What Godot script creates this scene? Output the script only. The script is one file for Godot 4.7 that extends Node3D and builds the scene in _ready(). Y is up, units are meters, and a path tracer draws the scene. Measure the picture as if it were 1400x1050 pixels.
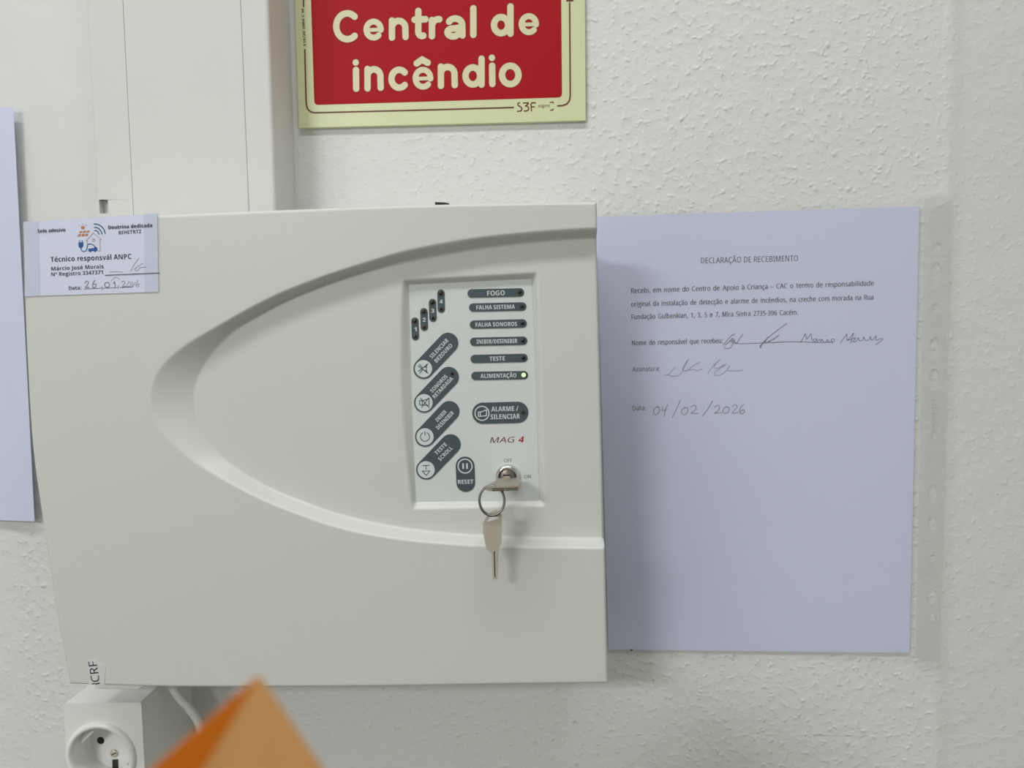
extends Node3D
# A white fire alarm control panel on a plaster wall. Metres, y up; the wall's face is z = 0, the panel's front z = 0.092.

var mats := {}
var fonts := {}
var caps := {}
var taken := {}
var lifted := 0.0


func _ready() -> void:
	var cam := Camera3D.new()
	cam.name = "camera"
	var lens := CameraAttributesPhysical.new()
	lens.frustum_focal_length = 23.55
	lens.exposure_aperture = 6.2
	lens.frustum_focus_distance = 0.445
	lens.frustum_near = 0.02
	lens.frustum_far = 50.0
	cam.attributes = lens
	cam.fov = 54.0
	cam.near = 0.02
	cam.position = Vector3(0, 1.5, 0.50405)
	cam.rotation_degrees = Vector3(-3.882622, 2.286921, -0.965447)
	add_child(cam)
	cam.current = true
	var around := WorldEnvironment.new()
	around.name = "surroundings"
	var e := Environment.new()
	e.background_mode = Environment.BG_COLOR
	e.background_color = Color(0.0, 0.0, 0.0)
	e.tonemap_mode = Environment.TONE_MAPPER_LINEAR
	e.tonemap_exposure = 1.0
	e.sdfgi_enabled = true
	e.ssao_enabled = true
	e.ssil_enabled = true
	around.environment = e
	add_child(around)
	var tube := AreaLight3D.new()
	tube.name = "ceiling_light_source"
	tube.area_size = Vector2(0.72, 0.5)
	tube.area_normalize_energy = true
	tube.light_color = Color(0.982, 0.993, 0.985)
	tube.light_energy = 6.5
	tube.area_range = 8.0
	tube.area_attenuation = 2.0
	tube.shadow_enabled = true
	tube.position = Vector3(-1.3, 2.552, 2.7)
	tube.rotation_degrees = Vector3(-90, 0, 0)
	add_child(tube)
	var fill_light := tube.duplicate()  # added overhead fill: lightens upward slopes and grades the wall from top to bottom
	fill_light.name = "added_fill_light_source"
	fill_light.area_size = Vector2(1.16, 0.14)
	fill_light.light_energy = 0.95
	fill_light.position = Vector3(-0.25, 2.552, 0.6)
	add_child(fill_light)

	make_materials()
	room()
	trunking()
	panel()
	sign_board()
	papers()
	socket()
	keys()
	stickers()
	folder()


# ---------- naming ----------

func numbered(called: String) -> String:
	if not taken.has(called):
		taken[called] = 0
		return called
	taken[called] += 1
	return "%s_%03d" % [called, taken[called]]


func thing(called: String, label: String, category: String, at := Vector3.ZERO, group := "") -> Node3D:
	var o := Node3D.new()
	o.name = numbered(called)
	o.position = at
	add_child(o, true)
	o.set_meta("label", label)
	o.set_meta("category", category)
	if group:
		o.set_meta("group", group)
	return o


# commits a shape given in world places as one mesh; under a thing it is moved back by the thing's own place
func part(called: String, st: SurfaceTool, mat: String, under: Node3D, label := "") -> MeshInstance3D:
	var o := MeshInstance3D.new()
	var tries := 0
	o.name = called
	while under.has_node(NodePath(o.name)):
		tries += 1
		o.name = "%s_%03d" % [called, tries]
	o.mesh = st.commit()
	o.mesh.surface_set_material(0, mats[mat])
	if under.get_parent() == self:
		o.position = -under.position
	under.add_child(o, true)
	if label:
		o.set_meta("label", label)
	return o


func structure(called: String, st: SurfaceTool, mat: String) -> MeshInstance3D:
	var o := MeshInstance3D.new()
	o.name = called
	o.mesh = st.commit()
	o.mesh.surface_set_material(0, mats[mat])
	add_child(o, true)
	o.set_meta("kind", "structure")
	return o


# ---------- materials ----------

func plain(called: String, c: Color, rough := 0.5, metal := 0.0, spec := 0.5) -> StandardMaterial3D:
	var m := StandardMaterial3D.new()
	m.resource_name = called
	m.albedo_color = c
	m.roughness = rough
	m.metallic = metal
	m.metallic_specular = spec
	mats[called] = m
	return m


func fine_relief(m: StandardMaterial3D, size: float, depth_cm: float, seed_at: int) -> void:
	var n := FastNoiseLite.new()
	n.seed = seed_at
	n.frequency = 0.05
	n.fractal_octaves = 3
	var side := 256
	var data := PackedFloat32Array()
	data.resize(side * side)
	for j in side:
		for i in side:
			var a := TAU * i / side
			var b := TAU * j / side
			data[j * side + i] = 0.5 + 0.5 * n.get_noise_3d(cos(a) * 60.0 + 100.0, sin(a) * 60.0 + cos(b) * 60.0, sin(b) * 60.0)
	var im := Image.create_from_data(side, side, false, Image.FORMAT_RF, data.to_byte_array())
	m.heightmap_enabled = true
	m.heightmap_texture = ImageTexture.create_from_image(im)
	m.heightmap_scale = depth_cm
	m.uv1_triplanar = true
	m.uv1_scale = Vector3.ONE / size


func plaster_relief() -> ImageTexture:
	var side := 1500           # 0.75 m, half a millimetre a pixel
	var wide := FastNoiseLite.new()
	wide.seed = 4
	wide.frequency = 0.016
	wide.fractal_octaves = 2
	var fine := FastNoiseLite.new()
	fine.seed = 9
	fine.frequency = 0.075
	fine.fractal_octaves = 3
	var data := PackedFloat32Array()
	data.resize(side * side)
	var soft := PackedFloat32Array()
	soft.resize(side * side)
	for j in side:
		for i in side:
			var f := fine.get_noise_2d(i * 0.9, j)
			# troweled smoother beside the trunking and past the old edge on the right
			var calm := 1.0 - maxf(0.9 * smoothstep(330.0, 200.0, i), 0.5 * smoothstep(680.0, 450.0, i)) * smoothstep(980.0, 880.0, j)
			calm *= 1.0 - 0.45 * smoothstep(1240.0, 1275.0, i)
			soft[j * side + i] = calm
			data[j * side + i] = 0.3 + 0.07 * wide.get_noise_2d(i, j) + calm * (0.06 * f + 0.30 * maxf(0.0, f - 0.28))
	var rng := RandomNumberGenerator.new()
	rng.seed = 77
	for k in 7800:
		var cx := rng.randf() * side
		var cy := rng.randf() * side
		var thick := 0.35 + 0.65 * clampf(0.5 + 1.6 * wide.get_noise_2d(cx * 0.6 + 900.0, cy * 0.6), 0.0, 1.0)
		var r := rng.randf_range(1.5, 4.2) * thick
		var long := rng.randf_range(1.0, 1.35)
		var turn := rng.randf_range(0.3, 1.2) if rng.randf() < 0.7 else rng.randf_range(0.0, PI)
		var high := rng.randf_range(0.04, 0.22) * (r / 4.0) * (1.0 if rng.randf() < 0.8 else -0.7)
		var reach := int(r * long) + 2
		for dj in range(-reach, reach + 1):
			for di in range(-reach, reach + 1):
				var u := (di * cos(turn) - dj * sin(turn)) / (r * long)
				var v := (di * sin(turn) + dj * cos(turn)) / r
				var d := u * u + v * v
				if d < 1.0:
					var at := posmod(int(cy) + dj, side) * side + posmod(int(cx) + di, side)
					data[at] += soft[at] * high * (1.0 - d) * (1.0 - d)
	var im := Image.create_from_data(side, side, false, Image.FORMAT_RF, data.to_byte_array())
	return ImageTexture.create_from_image(im)


func make_materials() -> void:
	var m := plain("plaster", Color(0.885, 0.883, 0.875), 0.62, 0.0, 0.4)
	m.heightmap_enabled = true
	m.heightmap_texture = plaster_relief()
	m.heightmap_scale = 0.30
	m.uv1_triplanar = true
	m.uv1_world_triplanar = true
	m.uv1_scale = Vector3.ONE / 0.75
	m.uv1_offset = Vector3(0.49, 0.37, 0.0)
	plain("room_paint", Color(0.87, 0.865, 0.84), 0.8)
	plain("ceiling_paint", Color(0.9, 0.9, 0.88), 0.8)
	plain("floor_vinyl", Color(0.20, 0.19, 0.17), 0.5)
	m = plain("casing", Color(0.835, 0.838, 0.822), 0.4)
	fine_relief(m, 0.05, 0.004, 3)
	plain("casing_dark", Color(0.62, 0.63, 0.6), 0.5)
	plain("membrane", Color(0.85, 0.864, 0.866), 0.4)
	plain("sticker_film", Color(0.85, 0.852, 0.855), 0.35)
	plain("slate", Color(0.275, 0.325, 0.352), 0.45)
	plain("print_white", Color(0.83, 0.86, 0.87), 0.5)
	plain("print_dark", Color(0.20, 0.23, 0.25), 0.5)
	plain("print_grey", Color(0.30, 0.31, 0.31), 0.5)
	plain("print_maroon", Color(0.42, 0.16, 0.2), 0.5)
	plain("print_crimson", Color(0.62, 0.03, 0.14), 0.5)
	plain("led_rim", Color(0.30, 0.30, 0.26), 0.35)
	plain("led_dark", Color(0.10, 0.09, 0.085), 0.2)
	plain("led_red_dark", Color(0.115, 0.07, 0.085), 0.2)
	m = plain("led_green", Color(0.75, 0.95, 0.7), 0.3)
	m.emission_enabled = true
	m.emission = Color(0.78, 1.0, 0.66)
	m.emission_energy_multiplier = 0.9
	m = plain("trunk_plastic", Color(0.865, 0.865, 0.855), 0.5, 0.0, 0.25)
	plain("trunk_gap", Color(0.7, 0.69, 0.67), 0.6)
	m = plain("socket_plastic", Color(0.93, 0.93, 0.92), 0.25)
	plain("cable_white", Color(0.88, 0.88, 0.86), 0.45)
	plain("black_plastic", Color(0.045, 0.045, 0.05), 0.4)
	plain("sign_cream", Color(0.86, 0.875, 0.70), 0.35)
	plain("sign_red", Color(0.68, 0.055, 0.10), 0.5, 0.0, 0.3)
	plain("sign_letter", Color(0.88, 0.855, 0.70), 0.4)
	plain("sign_brown", Color(0.40, 0.17, 0.10), 0.45)
	plain("sign_dark_red", Color(0.45, 0.06, 0.08), 0.45)
	m = plain("paper_white", Color(0.845, 0.86, 0.962), 0.75)
	m.backlight_enabled = true
	m.backlight = Color(0.1, 0.1, 0.1)
	plain("label_paper", Color(0.855, 0.868, 0.96), 0.5)
	m = plain("clear_tape", Color(0.74, 0.76, 0.81, 0.16), 0.35)
	m.transparency = BaseMaterial3D.TRANSPARENCY_ALPHA
	m = plain("sleeve_film", Color(0.93, 0.94, 0.96, 0.05), 0.16)
	m.transparency = BaseMaterial3D.TRANSPARENCY_ALPHA
	m = plain("sleeve_strip", Color(0.85, 0.855, 0.85, 0.42), 0.35)
	m.transparency = BaseMaterial3D.TRANSPARENCY_ALPHA
	plain("sleeve_emboss", Color(0.78, 0.79, 0.78), 0.5)
	plain("toner", Color(0.07, 0.075, 0.11), 0.7)
	plain("pen_blue", Color(0.27, 0.29, 0.45), 0.6)
	plain("pen_grey", Color(0.40, 0.41, 0.45), 0.6)
	plain("pen_faint", Color(0.54, 0.56, 0.64), 0.6)
	plain("ink_navy", Color(0.10, 0.10, 0.22), 0.6)
	plain("emblem_orange", Color(0.74, 0.48, 0.34), 0.6)
	plain("emblem_salmon", Color(0.72, 0.56, 0.58), 0.6)
	plain("emblem_blue", Color(0.08, 0.33, 0.58), 0.6)
	plain("emblem_teal", Color(0.18, 0.36, 0.50), 0.6)
	plain("nickel", Color(0.83, 0.80, 0.755), 0.5, 0.65)
	plain("nickel_worn", Color(0.72, 0.68, 0.63), 0.42, 0.75)
	plain("chrome", Color(0.85, 0.85, 0.84), 0.16, 1.0)
	plain("steel_dark", Color(0.50, 0.49, 0.47), 0.25, 1.0)
	plain("brass_worn", Color(0.6, 0.57, 0.55), 0.4, 1.0)
	m = plain("orange_card", Color(0.93, 0.50, 0.10), 0.42)
	m.backlight_enabled = true
	m.backlight = Color(0.12, 0.12, 0.12)
	plain("sheen_tan_card", Color(0.80, 0.585, 0.35), 0.5)  # right folder flap: sheen on the orange card, put into a paler colour
	plain("lamp_metal", Color(0.85, 0.85, 0.85), 0.5)
	m = plain("lamp_diffuser", Color(0.9, 0.9, 0.9), 0.6)
	m.emission_enabled = true
	m.emission = Color(0.982, 0.993, 0.985)
	m.emission_energy_multiplier = 1.5


# ---------- shape helpers ----------

func mesh_tool(smooth := false) -> SurfaceTool:
	var st := SurfaceTool.new()
	st.begin(Mesh.PRIMITIVE_TRIANGLES)
	st.set_smooth_group(0 if smooth else 0xFFFFFFFF)
	return st


func done(st: SurfaceTool) -> SurfaceTool:
	st.generate_normals()
	return st


# a, b, c run counter-clockwise as seen from outside
func tri(st: SurfaceTool, a: Vector3, b: Vector3, c: Vector3) -> void:
	st.add_vertex(a)
	st.add_vertex(c)
	st.add_vertex(b)


func quad(st: SurfaceTool, a: Vector3, b: Vector3, c: Vector3, d: Vector3) -> void:
	tri(st, a, b, c)
	tri(st, a, c, d)


func v3(p: Vector2, z: float) -> Vector3:
	return Vector3(p.x, p.y, z)


func box(st: SurfaceTool, lo: Vector3, hi: Vector3) -> void:
	var p := []
	for k in 8:
		p.append(Vector3(hi.x if k & 1 else lo.x, hi.y if k & 2 else lo.y, hi.z if k & 4 else lo.z))
	for f in [[4, 5, 7, 6], [1, 0, 2, 3], [5, 1, 3, 7], [0, 4, 6, 2], [6, 7, 3, 2], [0, 1, 5, 4]]:
		quad(st, p[f[0]], p[f[1]], p[f[2]], p[f[3]])


func ccw(poly: Array) -> PackedVector2Array:
	var q := PackedVector2Array(poly)
	var area := 0.0
	for i in q.size():
		area += q[i].cross(q[(i + 1) % q.size()])
	if area < 0.0:
		q.reverse()
	return q


# triangulated in tenths of a millimetre, where small shapes are not lost to rounding
func cut_up(q: PackedVector2Array) -> PackedInt32Array:
	var big := PackedVector2Array()
	for p in q:
		big.append((p - q[0]) * 1e4)
	return Geometry2D.triangulate_polygon(big)


func face(st: SurfaceTool, poly: Array, z: float) -> void:
	var q := ccw(poly)
	var t := cut_up(q)
	for i in range(0, t.size(), 3):
		var a := q[t[i]]
		var b := q[t[i + 1]]
		var c := q[t[i + 2]]
		if (b - a).cross(c - a) < 0.0:
			tri(st, v3(a, z), v3(c, z), v3(b, z))
		else:
			tri(st, v3(a, z), v3(b, z), v3(c, z))


# an outline drawn out from z0 to z1 with a chamfer of the front edge
func slab(st: SurfaceTool, poly: Array, z0: float, z1: float, chamfer := 0.0, back := false) -> void:
	var q := ccw(poly)
	var top := q
	if chamfer > 0.0:
		var inner := PackedVector2Array()
		for i in q.size():
			var a := (q[i] - q[posmod(i - 1, q.size())]).normalized()
			var b := (q[(i + 1) % q.size()] - q[i]).normalized()
			var na := Vector2(-a.y, a.x)
			var nb := Vector2(-b.y, b.x)
			var n := (na + nb).normalized()
			inner.append(q[i] + n * chamfer / maxf(0.35, n.dot(na)))
		top = inner
		for i in q.size():
			var k := (i + 1) % q.size()
			quad(st, v3(q[i], z1 - chamfer), v3(q[k], z1 - chamfer), v3(top[k], z1), v3(top[i], z1))
	face(st, Array(top), z1)
	for i in q.size():
		var k := (i + 1) % q.size()
		quad(st, v3(q[i], z0), v3(q[k], z0), v3(q[k], z1 - chamfer), v3(q[i], z1 - chamfer))
	if back:
		var t := cut_up(q)
		for i in range(0, t.size(), 3):
			var a := q[t[i]]
			var b := q[t[i + 1]]
			var c := q[t[i + 2]]
			if (b - a).cross(c - a) > 0.0:
				tri(st, v3(a, z0), v3(c, z0), v3(b, z0))
			else:
				tri(st, v3(a, z0), v3(b, z0), v3(c, z0))


func capsule(a: Vector2, b: Vector2, r: float, n := 12) -> Array:
	var out := []
	var turn := (b - a).angle()
	for i in n + 1:
		out.append(b + Vector2.from_angle(turn - PI / 2 + PI * i / n) * r)
	for i in n + 1:
		out.append(a + Vector2.from_angle(turn + PI / 2 + PI * i / n) * r)
	return out


func disc(c: Vector2, rx: float, ry := 0.0, n := 24) -> Array:
	var out := []
	for i in n:
		var a := TAU * i / n
		out.append(c + Vector2(cos(a) * rx, sin(a) * (ry if ry > 0.0 else rx)))
	return out


func rounded(poly: Array, r: float, n := 5) -> Array:
	var q := ccw(poly)
	var out := []
	for i in q.size():
		var p := q[i]
		var a := (q[posmod(i - 1, q.size())] - p).normalized()
		var b := (q[(i + 1) % q.size()] - p).normalized()
		var reach := r / tan(absf(a.angle_to(b)) / 2.0)
		for k in n + 1:
			var t := float(k) / n
			var s := p + a * reach
			var f := p + b * reach
			out.append(s.lerp(p, t).lerp(p.lerp(f, t), t))
	return out


func smooth(p: Array, n := 5) -> Array:
	var out := []
	for i in p.size() - 1:
		var a: Vector2 = p[maxi(i - 1, 0)]
		var b: Vector2 = p[i]
		var c: Vector2 = p[i + 1]
		var d: Vector2 = p[mini(i + 2, p.size() - 1)]
		for k in n:
			out.append(b.cubic_interpolate(c, a, d, float(k) / n))
	out.append(p[-1])
	return out


# a flat line of ink with round ends and corners
func stroke(st: SurfaceTool, p: Array, w: float, z: float) -> void:
	if w < 0.0013:
		thin_line(st, p, w, z)
		return
	var big := PackedVector2Array()
	for q in p:
		if big.is_empty() or big[-1].distance_to(q * 1e4) > 0.05:
			big.append(q * 1e4)
	if big.size() == 1:
		big.append(big[0] + Vector2(0.2, 0.0))
	lifted += 0.000003
	if lifted > 0.00003:
		lifted = 0.0
	fill(st, Geometry2D.offset_polyline(big, w * 0.5e4, Geometry2D.JOIN_ROUND, Geometry2D.END_ROUND), z + lifted)


# a thin line: one mitred ribbon that rises by a hair as it goes, so that it may cross itself
func thin_line(st: SurfaceTool, p: Array, w: float, z: float, past := 0.4) -> void:
	var last := []
	for i in p.size():
		var a: Vector2 = (p[i] - p[i - 1]).normalized() if i else (p[1] - p[0]).normalized()
		var b: Vector2 = (p[i + 1] - p[i]).normalized() if i < p.size() - 1 else a
		if a == Vector2.ZERO:
			a = b
		var n := Vector2(-a.y - b.y, a.x + b.x).normalized()
		if n == Vector2.ZERO:
			n = Vector2(-a.y, a.x)
		var half := n * w * 0.5 / maxf(0.5, n.dot(Vector2(-a.y, a.x)))
		var tip: Vector2 = (a * w * past if i == p.size() - 1 else -a * w * past if i == 0 else Vector2.ZERO)
		var now := [v3(p[i] + tip - half, z + lifted + 0.00002 * i / p.size()), v3(p[i] + tip + half, z + lifted + 0.00002 * i / p.size())]
		if i:
			quad(st, last[0], now[0], now[1], last[1])
		last = now
	lifted += 0.000003
	if lifted > 0.00003:
		lifted = 0.0


# a wide line with round ends
func round_line(st: SurfaceTool, p: Array, w: float, z: float) -> void:
	var fine := [p[0]]
	for q in p:
		if q.distance_to(fine[-1]) > 0.0002:
			fine.append(q)
	if fine.size() == 1:
		fine.append(fine[0] + Vector2(0.0003, 0))
	face(st, disc(fine[0], w / 2, 0.0, 28), z + lifted + 0.000021)
	if fine[0].distance_to(fine[-1]) > 0.001:
		face(st, disc(fine[-1], w / 2, 0.0, 28), z + lifted + 0.000022)
	var was := lifted
	thin_line(st, fine, w, z, 0.0)
	if was > 0.00002:
		lifted = 0.0


# polygons in tenths of a millimetre, some of them holes (clockwise): cut through the holes until none is left
func fill(st: SurfaceTool, polys: Array, z: float, deep := 0) -> void:
	var whole := []
	var holes := []
	for p in polys:
		if Geometry2D.is_polygon_clockwise(p):
			holes.append(p)
		else:
			whole.append(p)
	if holes.is_empty() or deep > 12:
		for p in whole:
			var small := []
			for q in p:
				small.append(q * 1e-4)
			face(st, small, z)
		return
	var mid := Vector2.ZERO
	for q in holes[0]:
		mid += q / holes[0].size()
	for s in [-1.0, 1.0]:
		var far := 1e5
		var half := PackedVector2Array([Vector2(mid.x, mid.y - far), Vector2(mid.x + s * far, mid.y - far), Vector2(mid.x + s * far, mid.y + far), Vector2(mid.x, mid.y + far)])
		var kept := []
		for p in whole:
			kept.append_array(Geometry2D.intersect_polygons(p, half))
		for hole in holes:
			for cut in Geometry2D.intersect_polygons(hole, half):
				var next := []
				for p in kept:
					if Geometry2D.is_polygon_clockwise(p):
						next.append(p)
					else:
						next.append_array(Geometry2D.clip_polygons(p, cut))
				kept = next
		fill(st, kept, z, deep + 1)


func font(kind: String) -> Font:
	if not fonts.has(kind):
		var f := SystemFont.new()
		f.font_names = PackedStringArray(["Droid Serif" if kind == "serif" else "Droid Sans"])
		f.font_weight = 700 if kind == "bold" else 400
		fonts[kind] = f
		caps[kind] = text_shape("H", kind)[1].size.y
	return fonts[kind]


func text_shape(s: String, kind: String) -> Array:
	var t := TextMesh.new()
	t.text = s
	t.font = fonts[kind]
	t.font_size = 64
	t.pixel_size = 0.01
	t.depth = 0.0
	t.curve_step = 2.0
	t.horizontal_alignment = HORIZONTAL_ALIGNMENT_LEFT
	t.vertical_alignment = VERTICAL_ALIGNMENT_TOP
	var arrays := t.surface_get_arrays(0)
	return [arrays, t.get_aabb()]


# lettering whose baseline runs from a to b, with capitals of height cap
func text(st: SurfaceTool, s: String, a: Vector2, b: Vector2, cap: float, z: float, kind := "plain", lean := 0.0) -> void:
	font(kind)
	var low: float = text_shape("H", kind)[1].position.y
	var got := text_shape(s, kind)
	var around: AABB = got[1]
	var k: float = cap / caps[kind]
	var along := (b - a).normalized()
	var up := Vector2(-along.y, along.x)
	var sx := (b - a).length() / around.size.x
	var v: PackedVector3Array = got[0][Mesh.ARRAY_VERTEX]
	var index: PackedInt32Array = got[0][Mesh.ARRAY_INDEX] if got[0][Mesh.ARRAY_INDEX] != null else PackedInt32Array(range(v.size()))
	for i in range(0, index.size(), 3):
		var p := []
		for j in 3:
			var q := v[index[i + j]]
			var h := (q.y - low) * k
			p.append(a + along * ((q.x - around.position.x) * sx + lean * h) + up * h)
		var turn: float = (p[1] - p[0]).cross(p[2] - p[0])
		if turn > 0.0:
			tri(st, v3(p[0], z), v3(p[1], z), v3(p[2], z))
		elif turn < 0.0:
			tri(st, v3(p[0], z), v3(p[2], z), v3(p[1], z))


# a line of words spread evenly between a and b
func spread(st: SurfaceTool, s: String, a: Vector2, b: Vector2, cap: float, z: float, wide := 1.0) -> void:
	font("plain")
	var words := s.split(" ")
	var k: float = cap / caps["plain"] * wide
	var widths := []
	var total := 0.0
	for w in words:
		widths.append(text_shape(w, "plain")[1].size.x * k)
		total += widths[-1]
	var along := (b - a).normalized()
	var fits := minf(1.0, ((b - a).length() - 0.62 * cap * (words.size() - 1)) / total)
	var gap := ((b - a).length() - total * fits) / maxi(1, words.size() - 1)
	var at := 0.0
	for i in words.size():
		for twice in 2:   # the toner has spread a little
			var by := along * (0.00009 * twice - 0.000045)
			text(st, words[i], a + by + along * at, a + by + along * (at + widths[i] * fits), cap, z + 0.000003 * twice)
		at += widths[i] * fits + gap


# a profile of (radius, height) turned round an axis that points along dir
func lathe(st: SurfaceTool, profile: Array, c: Vector3, n := 32, dir := Vector3(0, 0, 1)) -> void:
	var x := dir.cross(Vector3(0.13, 1, 0.07)).normalized()
	var y := dir.cross(x)
	for i in profile.size() - 1:
		for k in n:
			var p := []
			for s in [[i, k], [i, k + 1], [i + 1, k + 1], [i + 1, k]]:
				var ang: float = TAU * s[1] / n
				var pr: Vector2 = profile[s[0]]
				p.append(c + (x * cos(ang) + y * sin(ang)) * pr.x + dir * pr.y)
			if profile[i].x > 1e-7:
				tri(st, p[0], p[1], p[2])
			if profile[i + 1].x > 1e-7:
				tri(st, p[0], p[2], p[3])


func tube(st: SurfaceTool, p: Array, r: float, n := 10, closed := false) -> void:
	var rings := []
	var side := Vector3.ZERO
	for i in p.size():
		var a: Vector3 = p[posmod(i - 1, p.size())] if closed or i > 0 else p[0]
		var b: Vector3 = p[(i + 1) % p.size()] if closed or i < p.size() - 1 else p[-1]
		var d := (b - a).normalized()
		if side == Vector3.ZERO:
			side = d.cross(Vector3(0.3, 0.2, 0.9)).normalized()
		side = (side - d * side.dot(d)).normalized()
		var other := d.cross(side)
		var ring := []
		for k in n:
			ring.append(p[i] + (side * cos(TAU * k / n) + other * sin(TAU * k / n)) * r)
		rings.append(ring)
	for i in rings.size() if closed else rings.size() - 1:
		var m := (i + 1) % rings.size()
		for k in n:
			var l := (k + 1) % n
			quad(st, rings[i][k], rings[i][l], rings[m][l], rings[m][k])


# ---------- the room ----------

func room() -> void:
	var st := mesh_tool(true)
	# the wall's face: flat, then a soft swelling where the plaster turns over an old edge, then flat again a little further back
	var prof := [Vector2(-2.4, 0.0), Vector2(0.2565, 0.0), Vector2(0.2595, 0.0005), Vector2(0.2625, 0.0008), Vector2(0.266, 0.0004), Vector2(0.270, -0.0004), Vector2(0.276, -0.0008), Vector2(1.25, -0.0008)]
	for i in prof.size() - 1:
		quad(st, Vector3(prof[i].x, 0, prof[i].y), Vector3(prof[i + 1].x, 0, prof[i + 1].y), Vector3(prof[i + 1].x, 2.6, prof[i + 1].y), Vector3(prof[i].x, 2.6, prof[i].y))
	st.set_smooth_group(0xFFFFFFFF)
	box(st, Vector3(-2.4, 0, -0.12), Vector3(1.25, 2.6, -0.02))
	structure("wall_back", done(st), "plaster")
	for w in [["wall_left", Vector3(-2.5, 0, -0.12), Vector3(-2.4, 2.6, 5.1)], ["wall_right", Vector3(1.2, 0, -0.12), Vector3(1.3, 2.6, 5.1)], ["wall_front", Vector3(-2.4, 0, 5.0), Vector3(1.2, 2.6, 5.1)]]:
		st = mesh_tool()
		box(st, w[1], w[2])
		structure(w[0], done(st), "room_paint")
	st = mesh_tool()
	box(st, Vector3(-2.5, -0.1, -0.12), Vector3(1.3, 0, 5.1))
	structure("floor", done(st), "floor_vinyl")
	st = mesh_tool()
	box(st, Vector3(-2.5, 2.6, -0.12), Vector3(1.3, 2.7, 5.1))
	structure("ceiling", done(st), "ceiling_paint")
	var lamp := thing("ceiling_lamp", "square white ceiling lamp panel behind the camera", "lamp", Vector3(-1.3, 2.6, 2.7))
	st = mesh_tool()
	box(st, Vector3(-1.68, 2.562, 2.43), Vector3(-0.92, 2.6, 2.97))
	part("lamp_body", done(st), "lamp_metal", lamp)
	st = mesh_tool()
	box(st, Vector3(-1.66, 2.556, 2.45), Vector3(-0.94, 2.562, 2.95))
	part("diffuser", done(st), "lamp_diffuser", lamp)
	lamp = thing("ceiling_lamp", "added narrow white fill lamp on the ceiling close to the wall with the alarm panel", "lamp", Vector3(-0.25, 2.6, 0.6))  # unseen fixture, added to carry the overhead fill
	st = mesh_tool()
	box(st, Vector3(-0.85, 2.562, 0.51), Vector3(0.35, 2.6, 0.69))
	part("lamp_body", done(st), "lamp_metal", lamp)
	st = mesh_tool()
	box(st, Vector3(-0.83, 2.556, 0.53), Vector3(0.33, 2.562, 0.67))
	part("diffuser", done(st), "lamp_diffuser", lamp)


func trunking() -> void:
	var x0 := -0.27480
	var x1 := -0.25181
	var x2 := -0.17889
	var x3 := -0.16215
	var low := 1.561
	var high := 2.6
	var t := thing("cable_trunking", "wide white plastic cable trunking running up the wall above the alarm panel", "cable trunking", Vector3((x0 + x3) / 2, low, 0))
	var st := mesh_tool()
	# the channel: two side walls with rounded front corners, drawn upwards, and a back
	for s in [1, -1]:
		var edge := x0 if s > 0 else x3
		var lip := x1 if s > 0 else x2
		var prof := [Vector2(lip - s * 0.0001, 0.036), Vector2(lip - s * 0.0001, 0.0398)]
		var r := 0.0022
		for k in 7:
			var a := PI / 2 * k / 6.0
			prof.append(Vector2(edge + s * (r - r * sin(a)), 0.04 - r + r * cos(a)))
		prof.append(Vector2(edge, 0.0))
		prof.append(Vector2(edge + s * 0.002, 0.0))
		prof.append(Vector2(edge + s * 0.002, 0.036))
		var from := low
		if s > 0:
			# the small square knock-out near the foot of the left lip: the lip is built round it
			var n0 := -0.27318
			var n1 := -0.26761
			var yb := 1.57817
			var yt := 1.58667
			box(st, Vector3(x0, low, 0.0), Vector3(n0, yt, 0.0398))
			box(st, Vector3(n1, low, 0.034), Vector3(lip - 0.0001, yt, 0.0398))
			box(st, Vector3(n0, low, 0.034), Vector3(n1, yb, 0.0398))
			box(st, Vector3(n0, yb, 0.032), Vector3(n1, yt, 0.0355))
			from = yt
		for i in prof.size():
			var a: Vector2 = prof[i]
			var b: Vector2 = prof[(i + 1) % prof.size()]
			var q := [Vector3(a.x, from, a.y), Vector3(b.x, from, b.y), Vector3(b.x, high, b.y), Vector3(a.x, high, a.y)]
			if s > 0:
				quad(st, q[1], q[0], q[3], q[2])
			else:
				quad(st, q[0], q[1], q[2], q[3])
	box(st, Vector3(x0 + 0.001, low, 0.0002), Vector3(x3 - 0.001, high, 0.002))
	part("channel", done(st), "trunk_plastic", t)
	st = mesh_tool()
	var p := []
	for c in [[x1 + 0.0001, 0.034], [x1 + 0.0001, 0.0396], [x1 + 0.0004, 0.04], [x2 - 0.0004, 0.04], [x2 - 0.0001, 0.0396], [x2 - 0.0001, 0.034]]:
		p.append(Vector2(c[0], c[1]))
	for i in p.size() - 1:
		quad(st, Vector3(p[i].x, high, p[i].y), Vector3(p[i].x, low, p[i].y), Vector3(p[i + 1].x, low, p[i + 1].y), Vector3(p[i + 1].x, high, p[i + 1].y))
	box(st, Vector3(x1 + 0.0001, low, 0.034), Vector3(x2 - 0.0001, high, 0.035))
	part("lid", done(st), "trunk_plastic", t)


# ---------- the alarm panel ----------

func along_curve(p: Array, t: float) -> Vector2:
	var total := 0.0
	for i in p.size() - 1:
		total += p[i].distance_to(p[i + 1])
	var left := t * total
	for i in p.size() - 1:
		var d: float = p[i].distance_to(p[i + 1])
		if left <= d or i == p.size() - 2:
			return p[i].lerp(p[i + 1], clampf(left / d, 0.0, 1.0))
		left -= d
	return p[-1]


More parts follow.
